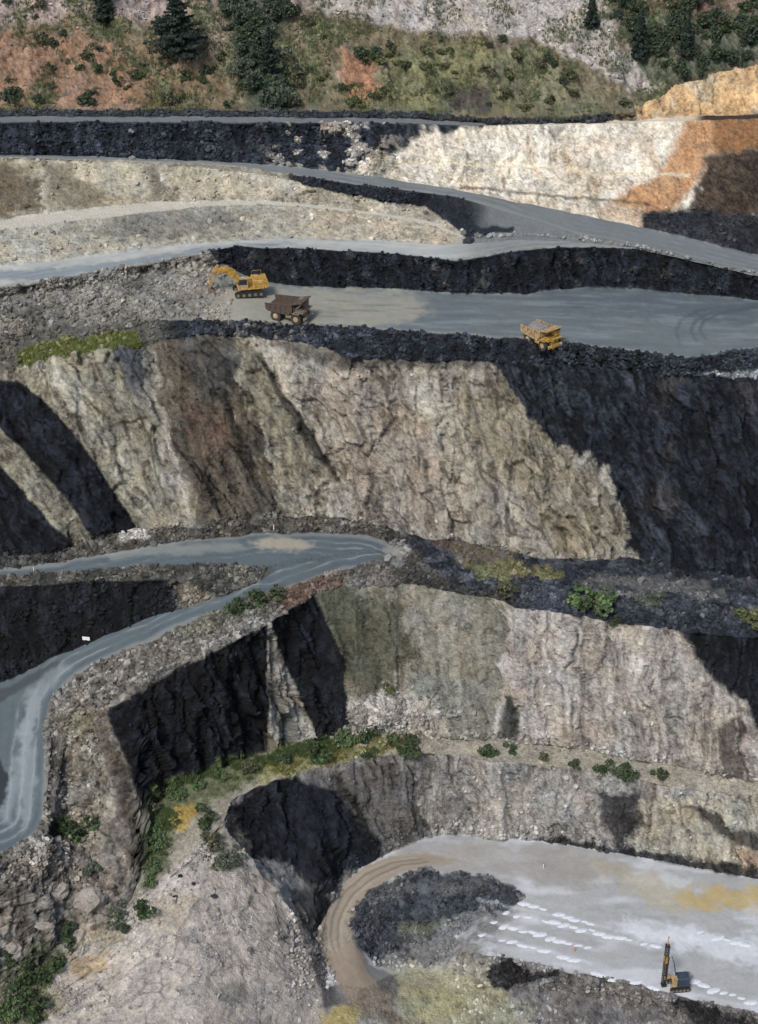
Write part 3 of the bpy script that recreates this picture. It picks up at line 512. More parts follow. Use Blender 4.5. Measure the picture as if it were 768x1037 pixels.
# ---- fine mottling everywhere: mineral grain, cracks, rubble, plus a painted sheen on dark faces
lum = 1+.16*n3+.16*n1+.14*n05+.12*n8
rough_zone = np.clip(A_/.35, .12, 1)*(1-.55*slab)
lum += rough_zone*(.22*(w2v-.5)+.20*(w1v-.5)-.30*sstep(.16, .0, w2e)-.22*sstep(.10, .0, w1e))
lum += np.clip(cliff, 0, 1)*(.30*st2+.27*st1-.6*sstep(.5, .9, fbm(q, Y*.3, Z*.3, 1.3, 3, 91)))
lum += np.clip(cliff, 0, 1)*(.26*(fbv-.5)+.34*(fmv-.5)+.28*(fsv-.5)-.3*sstep(.12, .0, fme)*(fbv > .45)-.38*sstep(.08, .0, fbe))
lum += blk*np.clip(A_/.35, 0, 1)*(.22*(gbv-.5)+.2*(gsv-.5)-.26*sstep(.10, .0, gbe)*(gsv > .4)-.16*sstep(.1, .0, gse))
lum = 1+(lum-1)*np.where(A_ < .1, .28, 1)
dk_ = sstep(.075, .045, C.mean(-1))*sstep(.25, .4, A_); lum = 1+(lum-1)*(1+.9*dk_)+dk_*.5*sstep(.55, .9, fmv)*(fsv > .4)  # dark faces: stronger mottling, and some facets lightened as a sheen painted into the colour
C *= np.clip(lum, .3, 2.4)[..., None]
lw = C.mean(-1) < .06; lum = np.where(lw & (A_ > .3), 1+(lum-1)*1.5, lum) if False else lum
hue = fbm(X, Y, Z, 4, 3, 95)[..., None]*rough_zone[..., None]
C *= 1+hue*np.array((.07, .0, -.09))
gl = C.mean(-1, keepdims=True); C = gl+(C-gl)*.86
C = C*(np.clip(gl, .01, 1)/.2)**.04*.97
C = np.clip(C*GAIN, .004, .85)
RUB = np.clip(A_/.5, 0, 1)
# ------------------------------------------------------------------ materials
def mat(name, col=(.5, .5, .5), rough=.6, metal=0, attr=None, var=0, bump=0, scale=8):
    m = bpy.data.materials.new(name); m.use_nodes = True; n = m.node_tree; b = n.nodes['Principled BSDF']
    b.inputs['Roughness'].default_value = rough; b.inputs['Metallic'].default_value = metal
    no_ = n.nodes.new('ShaderNodeTexNoise'); no_.inputs['Scale'].default_value = scale; no_.inputs['Detail'].default_value = 5
    tc = n.nodes.new('ShaderNodeTexCoord'); n.links.new(tc.outputs['Object'], no_.inputs['Vector'])
    mx = n.nodes.new('ShaderNodeMix'); mx.data_type = 'RGBA'; mx.blend_type = 'MULTIPLY'; mx.inputs[0].default_value = 1
    rp = n.nodes.new('ShaderNodeMapRange'); rp.inputs[1].default_value = .3; rp.inputs[2].default_value = .7; rp.inputs[3].default_value = 1-var; rp.inputs[4].default_value = 1+var
    n.links.new(no_.outputs[0], rp.inputs[0])
    if attr:
        at_ = n.nodes.new('ShaderNodeAttribute'); at_.attribute_name = attr; n.links.new(at_.outputs[0], mx.inputs[6])
    else: mx.inputs[6].default_value = (*col, 1)
    n.links.new(rp.outputs[0], mx.inputs[7]); n.links.new(mx.outputs[2], b.inputs['Base Color'])
    if bump:
        bp = n.nodes.new('ShaderNodeBump'); bp.inputs['Strength'].default_value = bump; bp.inputs['Distance'].default_value = .15
        n.links.new(no_.outputs[0], bp.inputs['Height']); n.links.new(bp.outputs[0], b.inputs['Normal'])
    return m
def rock_material(name, bump, dist, spec=.25, var=.26):
    m = bpy.data.materials.new(name); m.use_nodes = True; n = m.node_tree; b = n.nodes['Principled BSDF']
    b.inputs['Roughness'].default_value = .93; b.inputs['Specular IOR Level'].default_value = spec
    at_ = n.nodes.new('ShaderNodeAttribute'); at_.attribute_name = 'Col'
    geo = n.nodes.new('ShaderNodeNewGeometry')
    n1_ = n.nodes.new('ShaderNodeTexNoise'); n1_.inputs['Scale'].default_value = 2.6; n1_.inputs['Detail'].default_value = 8; n1_.inputs['Roughness'].default_value = .72
    vo = n.nodes.new('ShaderNodeTexVoronoi'); vo.inputs['Scale'].default_value = 3.4
    vo2 = n.nodes.new('ShaderNodeTexVoronoi'); vo2.inputs['Scale'].default_value = 1.3; vo2.feature = 'F1'
    for t_ in (n1_, vo, vo2): n.links.new(geo.outputs['Position'], t_.inputs['Vector'])
    rp = n.nodes.new('ShaderNodeMapRange'); rp.inputs[1].default_value = .3; rp.inputs[2].default_value = .7; rp.inputs[3].default_value = 1-var; rp.inputs[4].default_value = 1+var
    n.links.new(n1_.outputs[0], rp.inputs[0])
    mx = n.nodes.new('ShaderNodeMix'); mx.data_type = 'RGBA'; mx.blend_type = 'MULTIPLY'; mx.inputs[0].default_value = 1
    n.links.new(at_.outputs[0], mx.inputs[6]); n.links.new(rp.outputs[0], mx.inputs[7]); n.links.new(mx.outputs[2], b.inputs['Base Color'])
    s1 = n.nodes.new('ShaderNodeMath'); s1.operation = 'MULTIPLY_ADD'; s1.inputs[1].default_value = -.35; n.links.new(vo.outputs['Distance'], s1.inputs[0]); n.links.new(n1_.outputs[0], s1.inputs[2])
    s2 = n.nodes.new('ShaderNodeMath'); s2.operation = 'MULTIPLY_ADD'; s2.inputs[1].default_value = -.3; n.links.new(vo2.outputs['Distance'], s2.inputs[0]); n.links.new(s1.outputs[0], s2.inputs[2])
    bp = n.nodes.new('ShaderNodeBump'); bp.inputs['Strength'].default_value = bump; bp.inputs['Distance'].default_value = dist
    n.links.new(s2.outputs[0], bp.inputs['Height']); n.links.new(bp.outputs[0], b.inputs['Normal'])
    return m
M_ROCK = rock_material('broken_rock', .9, .35); M_ROAD = rock_material('packed_gravel', .3, .1, var=.10); M_STONE = rock_material('loose_stone', .6, .15)

def tag(o, label=None, cat=None, group=None, kind=None):
    if label: o['label'] = label
    if cat: o['category'] = cat
    if group: o['group'] = group
    if kind: o['kind'] = kind
    return o
def fast_mesh(name, verts, faces, cols=None, smooth_=True, material=None):
    """verts (n,3), faces (m,k) all of one size, cols per vertex (n,3)"""
    me = bpy.data.meshes.new(name); n, m, k = len(verts), len(faces), faces.shape[1]
    me.vertices.add(n); me.vertices.foreach_set('co', np.ascontiguousarray(verts, np.float32).ravel())
    me.loops.add(m*k); me.loops.foreach_set('vertex_index', np.ascontiguousarray(faces, np.int32).ravel())
    me.polygons.add(m); me.polygons.foreach_set('loop_start', np.arange(0, m*k, k, dtype=np.int32)); me.polygons.foreach_set('loop_total', np.full(m, k, np.int32))
    me.update(calc_edges=True)
    me.polygons.foreach_set('use_smooth', np.full(m, smooth_))
    if cols is not None:
        ca = me.color_attributes.new('Col', 'FLOAT_COLOR', 'POINT'); c4 = np.ones((n, 4), np.float32); c4[:, :3] = cols; ca.data.foreach_set('color', c4.ravel())
    if material: me.materials.append(material)
    me.validate(clean_customdata=False)
    return me
def link(name, me, parent=None, loc=None):
    o = bpy.data.objects.new(name, me); COL.objects.link(o)
    if parent: o.parent = parent
    if loc is not None: o.location = loc
    return o

# ------------------------------------------------------------------ split the relief into its named pieces
FS = RSI[:-1]; fs = np.repeat(FS[:, None], NU-1, 1); fu = (U[:-1, :-1]+U[1:, 1:])/2
fv = (V[:-1, :-1]+V[1:, 1:])/2
def fstrip(a_, b_): return (fs >= sidx(a_)) & (fs < sidx(b_))
PIECES = [('hillside', fstrip('H6', 'B')), ('upper_road', fstrip('C', 'D')), ('upper_haul_road', fstrip('E', 'F')), ('middle_road', fstrip('J', 'K')),
          ('plateau', fstrip('L', 'N') & (fu > 215)), ('lower_haul_road', (fstrip('Q', 'R') | fstrip('T', 'U')) & (fu < 405)), ('rubble_ledge', fstrip('P', 'V')),
          ('scrub_bench', fstrip('W', 'X')), ('pit_floor', fstrip('Y', 'BB') & (fu > 332)), ('foreground_slope', fstrip('W', 'DD') & (fu < 332)), ('sump_ground', fstrip('BB', 'DD')),
          ('upper_slopes', fstrip('B', 'L')), ('high_rock_face', fstrip('L', 'P')), ('middle_rock_face', fstrip('V', 'W')), ('low_rock_face', fstrip('W', 'Y2')), ('ground', fstrip('H6', 'DD'))]
idx = np.arange(NR*NU).reshape(NR, NU)
quad = np.stack([idx[:-1, :-1], idx[1:, :-1], idx[1:, 1:], idx[:-1, 1:]], -1)
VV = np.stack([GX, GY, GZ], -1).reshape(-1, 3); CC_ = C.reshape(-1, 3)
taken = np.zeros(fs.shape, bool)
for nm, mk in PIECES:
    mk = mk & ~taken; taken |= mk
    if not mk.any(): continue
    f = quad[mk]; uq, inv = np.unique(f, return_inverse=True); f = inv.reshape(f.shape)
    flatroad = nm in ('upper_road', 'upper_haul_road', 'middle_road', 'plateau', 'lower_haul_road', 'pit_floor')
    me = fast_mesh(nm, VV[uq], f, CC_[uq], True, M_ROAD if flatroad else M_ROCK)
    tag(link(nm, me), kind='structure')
# ------------------------------------------------------------------ loose stone, one mesh per area
phi = (1+5**.5)/2
ICO_V = np.array([(-1, phi, 0), (1, phi, 0), (-1, -phi, 0), (1, -phi, 0), (0, -1, phi), (0, 1, phi), (0, -1, -phi), (0, 1, -phi), (phi, 0, -1), (phi, 0, 1), (-phi, 0, -1), (-phi, 0, 1)])/1.9
ICO_F = np.array([(0, 11, 5), (0, 5, 1), (0, 1, 7), (0, 7, 10), (0, 10, 11), (1, 5, 9), (5, 11, 4), (11, 10, 2), (10, 7, 6), (7, 1, 8), (3, 9, 4), (3, 4, 2), (3, 2, 6), (3, 6, 8), (3, 8, 9), (4, 9, 5), (2, 4, 11), (6, 2, 10), (8, 6, 7), (9, 8, 1)])
def rand_rot(n):
    qn = RS.normal(size=(n, 4)); qn /= np.linalg.norm(qn, axis=1)[:, None]; w, x, y, z = qn.T
    return np.stack([1-2*(y*y+z*z), 2*(x*y-z*w), 2*(x*z+y*w), 2*(x*y+z*w), 1-2*(x*x+z*z), 2*(y*z-x*w), 2*(x*z-y*w), 2*(y*z+x*w), 1-2*(x*x+y*y)], -1).reshape(n, 3, 3)
INV = (U > -60) & (U < 830) & (V < 1100)
def rubble(name, mask, n, smin, smax, label, tone=(.7, 1.5), power=3.0):
    w = (mask*INV).ravel(); w = w/w.sum(); k = RS.choice(len(w), n, p=w)
    w = (mask*INV*(.25+sstep(-.5, .4, n3+.6*n8))).ravel(); w = w/w.sum(); n = int(n*1.5); k = RS.choice(len(w), n, p=w); s = .85*(smin+(smax-smin)*RS.rand(n)**(power+1))
    vv = ICO_V[None]*(1+.75*(RS.rand(n, 12, 1)-.5))*s[:, None, None]*(1+.8*(RS.rand(n, 1, 3)-.5))*.5
    vv = np.einsum('nij,nkj->nki', rand_rot(n), vv); vv[..., 2] *= .85
    pos = VV[k]+RS.normal(size=(n, 3))*(.15, .15, 0)+np.stack([0*s, 0*s, s*.16], -1)
    vv = vv+pos[:, None, :]; f = ICO_F[None]+12*np.arange(n)[:, None, None]
    base_ = CC_[k]*(tone[0]+(tone[1]-tone[0])*RS.rand(n, 1)); base_ = base_*.8+.2*base_.mean(1, keepdims=True)
    c = np.repeat(base_[:, None, :], 12, 1)
    me = fast_mesh(name, vv.reshape(-1, 3), f.reshape(-1, 3), np.clip(c.reshape(-1, 3), .01, .8), False, M_STONE)
    return tag(link(name, me), label, 'rubble', kind='stuff')
rubble('rubble', (strip('B', 'C')*(U < 620)+strip('D', 'E')*sstep(420, 360, U)*1.0+strip('D', 'E')*sstep(640, 660, U)*(V > 210)), 5200, .3, 1.3, 'black broken stone on the bank under the top road', (.7, 1.9))
rubble('rubble', (strip('F', 'G')*(U > 290)*(U < 480)+strip('K', 'L')*(U > 215)*.5), 2600, .3, 1.1, 'dark stone along the black bank behind the plateau', (.7, 1.7))
rubble('rubble', (strip('K', 'O')*(U < 235)*1.0+strip('I', 'J')*.15*(U < 460)+strip('G', 'H')*.1), 5200, .3, 1.5, 'grey tumbled stone on the slope left of the excavator', (.6, 1.5))
rubble('rubble', strip('N', 'O')*(U > 190)*1.0, 5200, .3, 1.3, 'black stone berm along the front edge of the plateau', (.7, 1.9))
rubble('rubble', strip('P', 'Q')*(U < 420)+strip('R', 'S')*(U < 268)+.25*strip('S', 'T')*(U < 265), 3800, .3, 1.4, 'dark tumbled stone beside the curving haul road', (.7, 1.9))
rubble('rubble', strip('P', 'V')*(U > 405)*1.0, 6500, .3, 1.3, 'black stone covering the ledge right of the road bend', (.7, 1.8))
rubble('rubble', strip('U', 'V')*(U < 405)*1.0+strip('V', 'W')*(U < 100)*(V < 900)*.5+pmask([(45, 743), (46, 768), (50, 795), (60, 806), (66, 760), (66, 696), (56, 704), (49, 722)], 1, .1)*strip('T', 'U')*1.5, 7500, .3, 1.4, 'pale grey stone heaped along the outer edge of the haul road', (.6, 1.6))
rubble('rubble', strip('X', 'Y')*(U > 330)*(.15+.85*(T > .8))+strip('V', 'W')*(U > 310)*(T > .93)+strip('V', 'W')*.04+strip('O', 'P')*(.02+.98*(T > .97)), 5200, .25, 1.1, 'fallen stone along the feet of the rock faces', (.6, 1.4))
rubble('rubble', pit*1.0+strip('BB', 'CC')*(U > 460)*(V < 1100)+(U > 295)*(U < 345)*(V > 880)*(V < 1000)*strip('Y', 'BC')*(1-ramp)*.8, 5200, .25, 1.2, 'grey blasted stone in and below the hollow inside the ramp', (.6, 1.7))
rubble('rubble', slab*strip('X', 'DD')*(.15+.85*(n3 > .2)), 2600, .2, .9, 'small stones scattered over the pale foreground slope', (.45, 1.3), 4)
rubble('rubble', mnd*1.0, 1300, .3, 1.4, 'pale broken stone heaped against the foot of the stained grey face', (.7, 1.3), 2)
rubble('rubble', strip('W', 'X')*1.0, 1500, .2, .8, 'small stones on the scrubby bench', (.6, 1.3), 4)

rubble('rubble', strip('H3', 'B')*(U < 640)*(.3+(V < 45)), 3000, .25, 1.1, 'pale scree stones on the hillside', (.7, 1.3))
# ------------------------------------------------------------------ plants
M_LEAF = mat('foliage', rough=.75, attr='Col', var=.25, scale=.9)
M_BARK = mat('bark', (.07, .055, .04), .9, var=.3, bump=.5)
def leaf_mesh(name, pts, sz, cols, up=.0):
    """two crossed triangles of foliage at every point"""
    n = len(pts); R = rand_rot(n*2); q_ = np.array([(-.5, -.3, 0), (.5, -.35, .1), (.45, .35, 0), (-.4, .4, .12)])
    vv = np.einsum('nij,kj->nki', R, q_)*np.repeat(sz, 2)[:, None, None]+np.repeat(pts, 2, 0)[:, None, :]
    f = np.arange(n*8).reshape(-1, 4)
    return fast_mesh(name, vv.reshape(-1, 3), f, np.repeat(cols, 8, 0), False, M_LEAF)
def shrub_foliage(seed, n=420, squash=.75, tone=(.05, .085, .03), clumps=9, leaf=.17):
    r = np.random.RandomState(seed); cc = r.normal(size=(clumps, 3))*(.45, .45, .25)+(0, 0, .45*squash+.1); cr = .25+.3*r.rand(clumps)
    k = r.randint(0, clumps, n); d = r.normal(size=(n, 3)); d /= np.linalg.norm(d, axis=1)[:, None]
    p = cc[k]+d*(cr[k]*(.55+.5*r.rand(n)**.5))[:, None]*(1, 1, squash); p[:, 2] = np.maximum(p[:, 2], .02)
    col = np.array(tone)*(.6+.8*r.rand(n, 1))*(.75+.5*r.rand(clumps, 1))[k]*(1+.25*(r.rand(n, 3)-.5))
    return leaf_mesh('foliage', p, leaf*(.6+.9*r.rand(n)), col)
def tube(pts, rad, sides=6):
    V_, F_ = [], []
    for i, (p, r_) in enumerate(zip(pts, rad)):
        d = (Vector(pts[min(i+1, len(pts)-1)])-Vector(pts[max(i-1, 0)])).normalized(); a_ = d.orthogonal().normalized(); b_ = d.cross(a_)
        for k in range(sides):
            t = 2*math.pi*k/sides; V_.append(Vector(p)+(a_*math.cos(t)+b_*math.sin(t))*r_)
    for i in range(len(pts)-1):
        for k in range(sides): F_.append((i*sides+k, i*sides+(k+1) % sides, (i+1)*sides+(k+1) % sides, (i+1)*sides+k))
    return V_, F_
def stem_mesh(seed, nst=5):
    r = random.Random(seed); V_, F_ = [], []
    for i in range(nst):
        a_ = r.uniform(0, 6.28); v, f = tube([(0, 0, -.15), (math.cos(a_)*.12, math.sin(a_)*.12, .2), (math.cos(a_)*.35, math.sin(a_)*.35, .5)], [.05, .035, .012], 5)
        F_ += [tuple(x+len(V_) for x in q_) for q_ in f]; V_ += v
    me = bpy.data.meshes.new('stem'); me.from_pydata([tuple(v) for v in V_], [], F_); me.materials.append(M_BARK); return me
def make_shrub(name, seed, tone, squash, label, group, n=420, leaf=.17):
    root = bpy.data.objects.new(name, None); COL.objects.link(root); root.empty_display_size = .5
    link('foliage', shrub_foliage(seed, n, squash, tone, leaf=leaf), root); link('stem', stem_mesh(seed), root)
    root['_src'] = 1
    return root
def copy_tree(o):
    c = o.copy(); COL.objects.link(c)
    for ch in o.children:
        d = ch.copy(); COL.objects.link(d); d.parent = c
        for g_ in ch.children:
            h = g_.copy(); COL.objects.link(h); h.parent = d
    return c
GREEN = (.052, .082, .032); OLIVE = (.09, .095, .05); DKGR = (.055, .075, .05); GREY = (.10, .12, .08)
PROTO = {}
used = {}
def place_shrub(kind, u, v, w, label, group=None, name='shrub', hs_=1.0, cat='shrub'):
    if kind not in PROTO:
        tone, sq = {'green': (GREEN, .6), 'green2': ((.075, .115, .045), .55), 'olive': (OLIVE, .6), 'olive2': ((.10, .11, .045), .55), 'dark': (DKGR, .85), 'dark2': ((.05, .075, .048), .95), 'dark3': ((.06, .085, .045), .8), 'grey': (GREY, .55)}[kind]
        PROTO[kind] = make_shrub(name, hash(kind) % 1 + len(PROTO)+3, tone, sq, '', None); del PROTO[kind]['_src']; o = PROTO[kind]
    else: o = copy_tree(PROTO[kind]); o.name = name
    p, k, j = at(u, v); o.location = p-Vector((0, 0, .1)); s = w*.5/.85; o.scale = (s, s, s*hs_); o.rotation_euler = (0, 0, random.uniform(0, 6.28))
    for key in ('group',):
        if key in o: del o[key]
    tag(o, label, cat, group); return o
for kind, u, v, w, lab in [
    ('green2', 600, 614, 6.8, 'broad light green bush on the black ledge right of centre'),
    ('green', 623, 633, 2.3, 'small dark bush on the rim just right of the broad light green bush'),
    ('olive', 512, 603, 4.2, 'low olive bush at the rim left of the broad light green bush'),
    ('olive2', 762, 632, 4.2, 'olive clump on the black ledge at the right edge of the photo'),
    ('green', 497, 764, 3.2, 'small round bush on the bench, left one of the pair under the pale grey face'),
    ('green', 519, 762, 2.5, 'tiny bush on the bench, right one of the pair under the pale grey face'),
    ('green', 609, 782, 3.2, 'small upright bush on the bench left of the rounder bush'),
    ('green', 636, 786, 4.2, 'rounder bush on the bench under the pinkish rock face'),
    ('dark3', 667, 786, 2.8, 'small dark bush rightmost on the bench under the pinkish face'),
    ('dark3', 582, 778, 2.2, 'smallest dark bush on the bench, left of the upright bush'),
    ('olive', 552, 768, 1.8, 'tiny olive tuft on the bench between the pair and the upright bush'),
    ('green', 372, 768, 2.6, 'small green bush at the bench edge under the pale rubble mound'),
    ('green', 415, 762, 5.6, 'long low green bush on the bench beside the pale rubble'),
    ('green', 320, 767, 5.0, 'dense green bush at the foot of the pale rock pillar'),
    ('dark3', 287, 771, 2.6, 'small dark bush just left of the pale rock pillar foot'),
    ('green', 372, 749, 5.2, 'low green bush at the corner of the pale rubble'),
    ('green2', 350, 750, 4.0, 'light green bush between the pillar and the pale rubble'),
    ('green', 262, 611, 5.0, 'green bush on the brown knoll below the road bend'),
    ('green', 245, 618, 4.2, 'green bush on the lower left of the brown knoll'),
    ('olive', 280, 602, 3.0, 'olive bush at the top of the brown knoll'),
    ('green', 70, 846, 6.2, 'wide green bush on the spur beside the bottom of the haul road'),
    ('grey', 94, 882, 3.2, 'grey green bush on the spur above the large pale boulder'),
    ('green', 144, 924, 4.0, 'round green bush at the bottom of the gully'),
    ('green', 210, 836, 4.4, 'green bush right of the yellow soil patch'),
    ('olive', 217, 856, 3.8, 'olive bush below the green bush by the yellow soil patch'),
    ('grey', 238, 872, 3.2, 'grey green scrub at the rim above the black hollow'),
    ('grey', 222, 876, 3.4, 'grey green scrub in the middle of the pale track slope'),
    ('green2', 153, 838, 3.2, 'green bush at the head of the gully'),
    ('green2', 160, 856, 3.3, 'green bush in the middle of the gully under the spur'),
    ('green2', 155, 880, 3.0, 'green bush low in the gully under the spur'),
    ('green2', 152, 896, 2.4, 'green bush above the round bush in the gully'),
    ('green', 69, 950, 4.4, 'green bush beside the cracked pale blocks'),
    ('grey', 118, 932, 3.4, 'pale grey green scrub right of the large boulder'),
    ('dark3', 125, 942, 2.0, 'dark little bush right of the ochre patch'),
    ('green', 42, 995, 4.6, 'green bush at the left edge of the foreground slope'),
    ('green', 24, 1000, 4.6, 'green bush low at the left border under the blocks'),
    ('green', 60, 978, 3.0, 'small green bush left of the ochre patch'),
    ('dark3', 70, 962, 1.8, 'small dark bush above the ochre patch'),
    ('green', 38, 1028, 5.2, 'green bush in the bottom left corner'),
    ('green2', 12, 1024, 4.4, 'light green bush lowest at the left border'),
    ('green', 10, 975, 3.4, 'green bush on the left border beside the cracked blocks'),
    ('olive', 150, 818, 3.6, 'olive bush in the shaded corner of the black wall'),
    ('green2', 178, 806, 2.9, 'green bush along the foot of the black wall'),
    ('green2', 200, 795, 2.6, 'second green bush along the foot of the black wall'),
    ('green2', 225, 787, 2.4, 'third green bush along the foot of the black wall'),
    ('olive', 250, 781, 3.0, 'olive bush at the right end of the black wall'),
    ('olive2', 395, 700, 2.6, 'olive tuft on the stained grey face')]:
    place_shrub(kind, u, v, w, lab)
# scrub on the hillside
def poly_points(poly, n, rnd):
    P = np.array(poly, float); out = []
    while len(out) < n:
        x = rnd.uniform(P[:, 0].min(), P[:, 0].max()); y = rnd.uniform(P[:, 1].min(), P[:, 1].max()); c = False
        for i in range(len(P)):
            x0, y0 = P[i]; x1, y1 = P[(i+1) % len(P)]
            if (y0 > y) != (y1 > y) and x < (x1-x0)*(y-y0)/(y1-y0)+x0: c = not c
        if c: out.append((x, y))
    return out
rr_ = random.Random(5)
for poly, n, kinds, w0, w1_, lab, grp in [
    ([(226, 0), (292, 0), (285, 50), (302, 108), (258, 112), (238, 60)], 52, ('dark', 'dark2', 'dark3', 'grey'), 2.6, 5.5, 'dark evergreen scrub filling the gully right of the big conifer', 'scrub in the dark gully'),
    ([(615, 0), (768, 0), (768, 58), (704, 80), (664, 84), (628, 42)], 62, ('dark3', 'dark3', 'green', 'dark2', 'olive'), 2.2, 5.0, 'dark green scrub on the far slope behind the orange mound', 'scrub behind the orange mound'),
    ([(300, 12), (380, 25), (440, 45), (440, 108), (300, 112)], 26, ('olive', 'dark3', 'green', 'olive2'), 1.5, 3.6, 'mottled olive scrub on the middle of the hillside', 'scrub on the middle hillside'),
    ([(440, 40), (520, 40), (600, 80), (640, 110), (440, 112)], 26, ('olive', 'olive2', 'dark3'), 1.3, 3.2, 'yellowish scrub on the slope below the grey scree', 'scrub below the grey scree'),
    ([(40, 40), (120, 55), (225, 60), (240, 110), (100, 110), (50, 90)], 26, ('olive', 'dark3', 'green', 'grey'), 1.3, 3.4, 'green scrub on the slope below the big conifer', 'scrub below the big conifer'),
    ([(0, 0), (95, 0), (60, 110), (0, 112)], 9, ('dark3', 'olive'), 1.2, 2.8, 'small dark scrub on the orange slope at top left', 'scrub on the orange slope')]:
    for u, v in poly_points(poly, n, rr_):
        place_shrub(rr_.choice(kinds), u, v, rr_.uniform(w0, w1_), lab, grp, hs_=rr_.uniform(.8, 1.3))
place_shrub('dark3', 10, 106, 5.0, 'dark round bush behind the top road at the left border'); place_shrub('dark3', 88, 106, 4.2, 'dark round bush behind the top road below the orange slope')
# conifers
def make_conifer(h, wmax, seed, label, u, v, lean_=0):
    r = random.Random(seed); root = bpy.data.objects.new('conifer', None); COL.objects.link(root); tag(root, label, 'conifer')
    V_, F_ = tube([(0, 0, -.5), (lean_*.3, 0, h*.4), (lean_*.7, 0, h*.75), (lean_, 0, h)], [h*.022, h*.016, h*.009, .02], 8)
    P_, Sz, Cl = [], [], []
    z = h*.05
    while z < h*.985:
        t = z/h; L_ = wmax*.5*(1-t)**.75*r.uniform(.75, 1.1); nb = r.randint(5, 8)
        for b in range(nb):
            a_ = r.uniform(0, 6.28); L2 = L_*r.uniform(.55, 1.2)*(1 if t > .12 else .75); dr = r.uniform(-.05, .30)
            x0 = lean_*t; end = (x0+math.cos(a_)*L2, math.sin(a_)*L2, z+L2*dr); v_, f_ = tube([(x0, 0, z), end], [.05, .015], 4)
            F_ += [tuple(x+len(V_) for x in q_) for q_ in f_]; V_ += v_
            tone = r.uniform(.65, 1.25)
            for k in range(int(8+L2*13)):
                s = r.random()**.7; o_ = r.uniform(-.22, .22)*L2*(1-s*.5)
                P_.append((x0+math.cos(a_)*L2*s-math.sin(a_)*o_, math.sin(a_)*L2*s+math.cos(a_)*o_, z+L2*dr*s+r.uniform(-.25, .12))); Sz.append(r.uniform(.25, .55))
                Cl.append([c*tone*r.uniform(.8, 1.2) for c in (.028, .048, .034)])
        z += h*r.uniform(.022, .036)
    link('crown', leaf_mesh('crown', np.array(P_), np.array(Sz), np.array(Cl)), root)
    me = bpy.data.meshes.new('trunk'); me.from_pydata([tuple(v_) for v_ in V_], [], F_); me.materials.append(M_BARK); link('trunk', me, root)
    root.location = at(u, v)[0]; return root
make_conifer(17.5, 15.5, 1, 'largest dark conifer standing against the pale patch of the hillside', 180, 62, .6)
make_conifer(11.5, 6.5, 2, 'slim dark conifer at the top edge left of the largest conifer', 105, 24)
make_conifer(12, 6.5, 4, 'dark conifer low in the scrub filled gully', 272, 80, .4)
make_conifer(12, 5.5, 5, 'tall dark conifer behind the grey scree ridge', 646, 62)
make_conifer(9, 4.0, 6, 'slim dark conifer at the top of the grey scree', 598, 30)
make_conifer(9, 4.6, 8, 'dark conifer on the far slope above the orange mound', 694, 58)
# grass as ground cover
def grass(name, mask, n, h, tone, label):
    w = (mask*INV).ravel(); w = w/w.sum(); k = np.repeat(RS.choice(len(w), n, p=w), 7); m = len(k)
    p = VV[k]+RS.normal(size=(m, 3))*(.22, .22, 0); a_ = RS.rand(m)*6.28; hh = h*(.5+.8*RS.rand(m)); ww = .05+.05*RS.rand(m)
    dx = np.stack([np.cos(a_)*ww, np.sin(a_)*ww, 0*a_], -1); tip = np.stack([RS.normal(size=m)*.15*h, RS.normal(size=m)*.15*h, hh], -1)
    vv = np.stack([p-dx, p+dx, p+tip], 1); cl = np.array(tone)*(.6+.8*RS.rand(m, 1))*(1+.3*(RS.rand(m, 3)-.5))
    return tag(link(name, fast_mesh(name, vv.reshape(-1, 3), np.arange(m*3).reshape(-1, 3), np.repeat(cl, 3, 0), False, M_LEAF)), label, 'grass', kind='stuff')
gm = pmask([(146, 806), (200, 784), (280, 762), (350, 740), (352, 754), (290, 772), (226, 800), (188, 818), (172, 850), (166, 890), (146, 890)], 3, 1.0)
grass('grass', gm*(n3 > -.05), 2800, .5, (.085, .125, .04), 'green grass along the foot of the black wall')
grass('grass', pmask([(14, 354), (58, 347), (95, 342), (132, 338), (136, 350), (100, 356), (60, 364), (20, 370)], 2, .7), 1800, .5, (.16, .19, .05), 'yellow green grass strip on the crest at left')
grass('grass', pmask([(262, 778), (320, 757), (400, 747), (430, 753), (380, 764), (300, 784)], 3, 1.0)*(n1 > -.1), 900, .4, (.17, .17, .05), 'dry yellowish grass on the edge of the bench')
grass('grass', (strip('H3', 'B')*(INV)*(g > .1)), 9000, .7, (.09, .11, .045), 'rough grass over the hillside')
grass('grass', (pmask([(0, 990), (40, 950), (62, 960), (40, 1040), (0, 1060)], 6, 1.0)+.6*pmask([(55, 725), (100, 718), (100, 745), (66, 748)], 4, 1)+.8*pmask([(470, 572), (566, 574), (568, 586), (484, 586)], 3, 1)+.5*pmask([(236, 604), (286, 596), (284, 612), (240, 622)], 3, 1)), 1600, .45, (.10, .14, .045), 'thin grass in hollows of the broken ground')

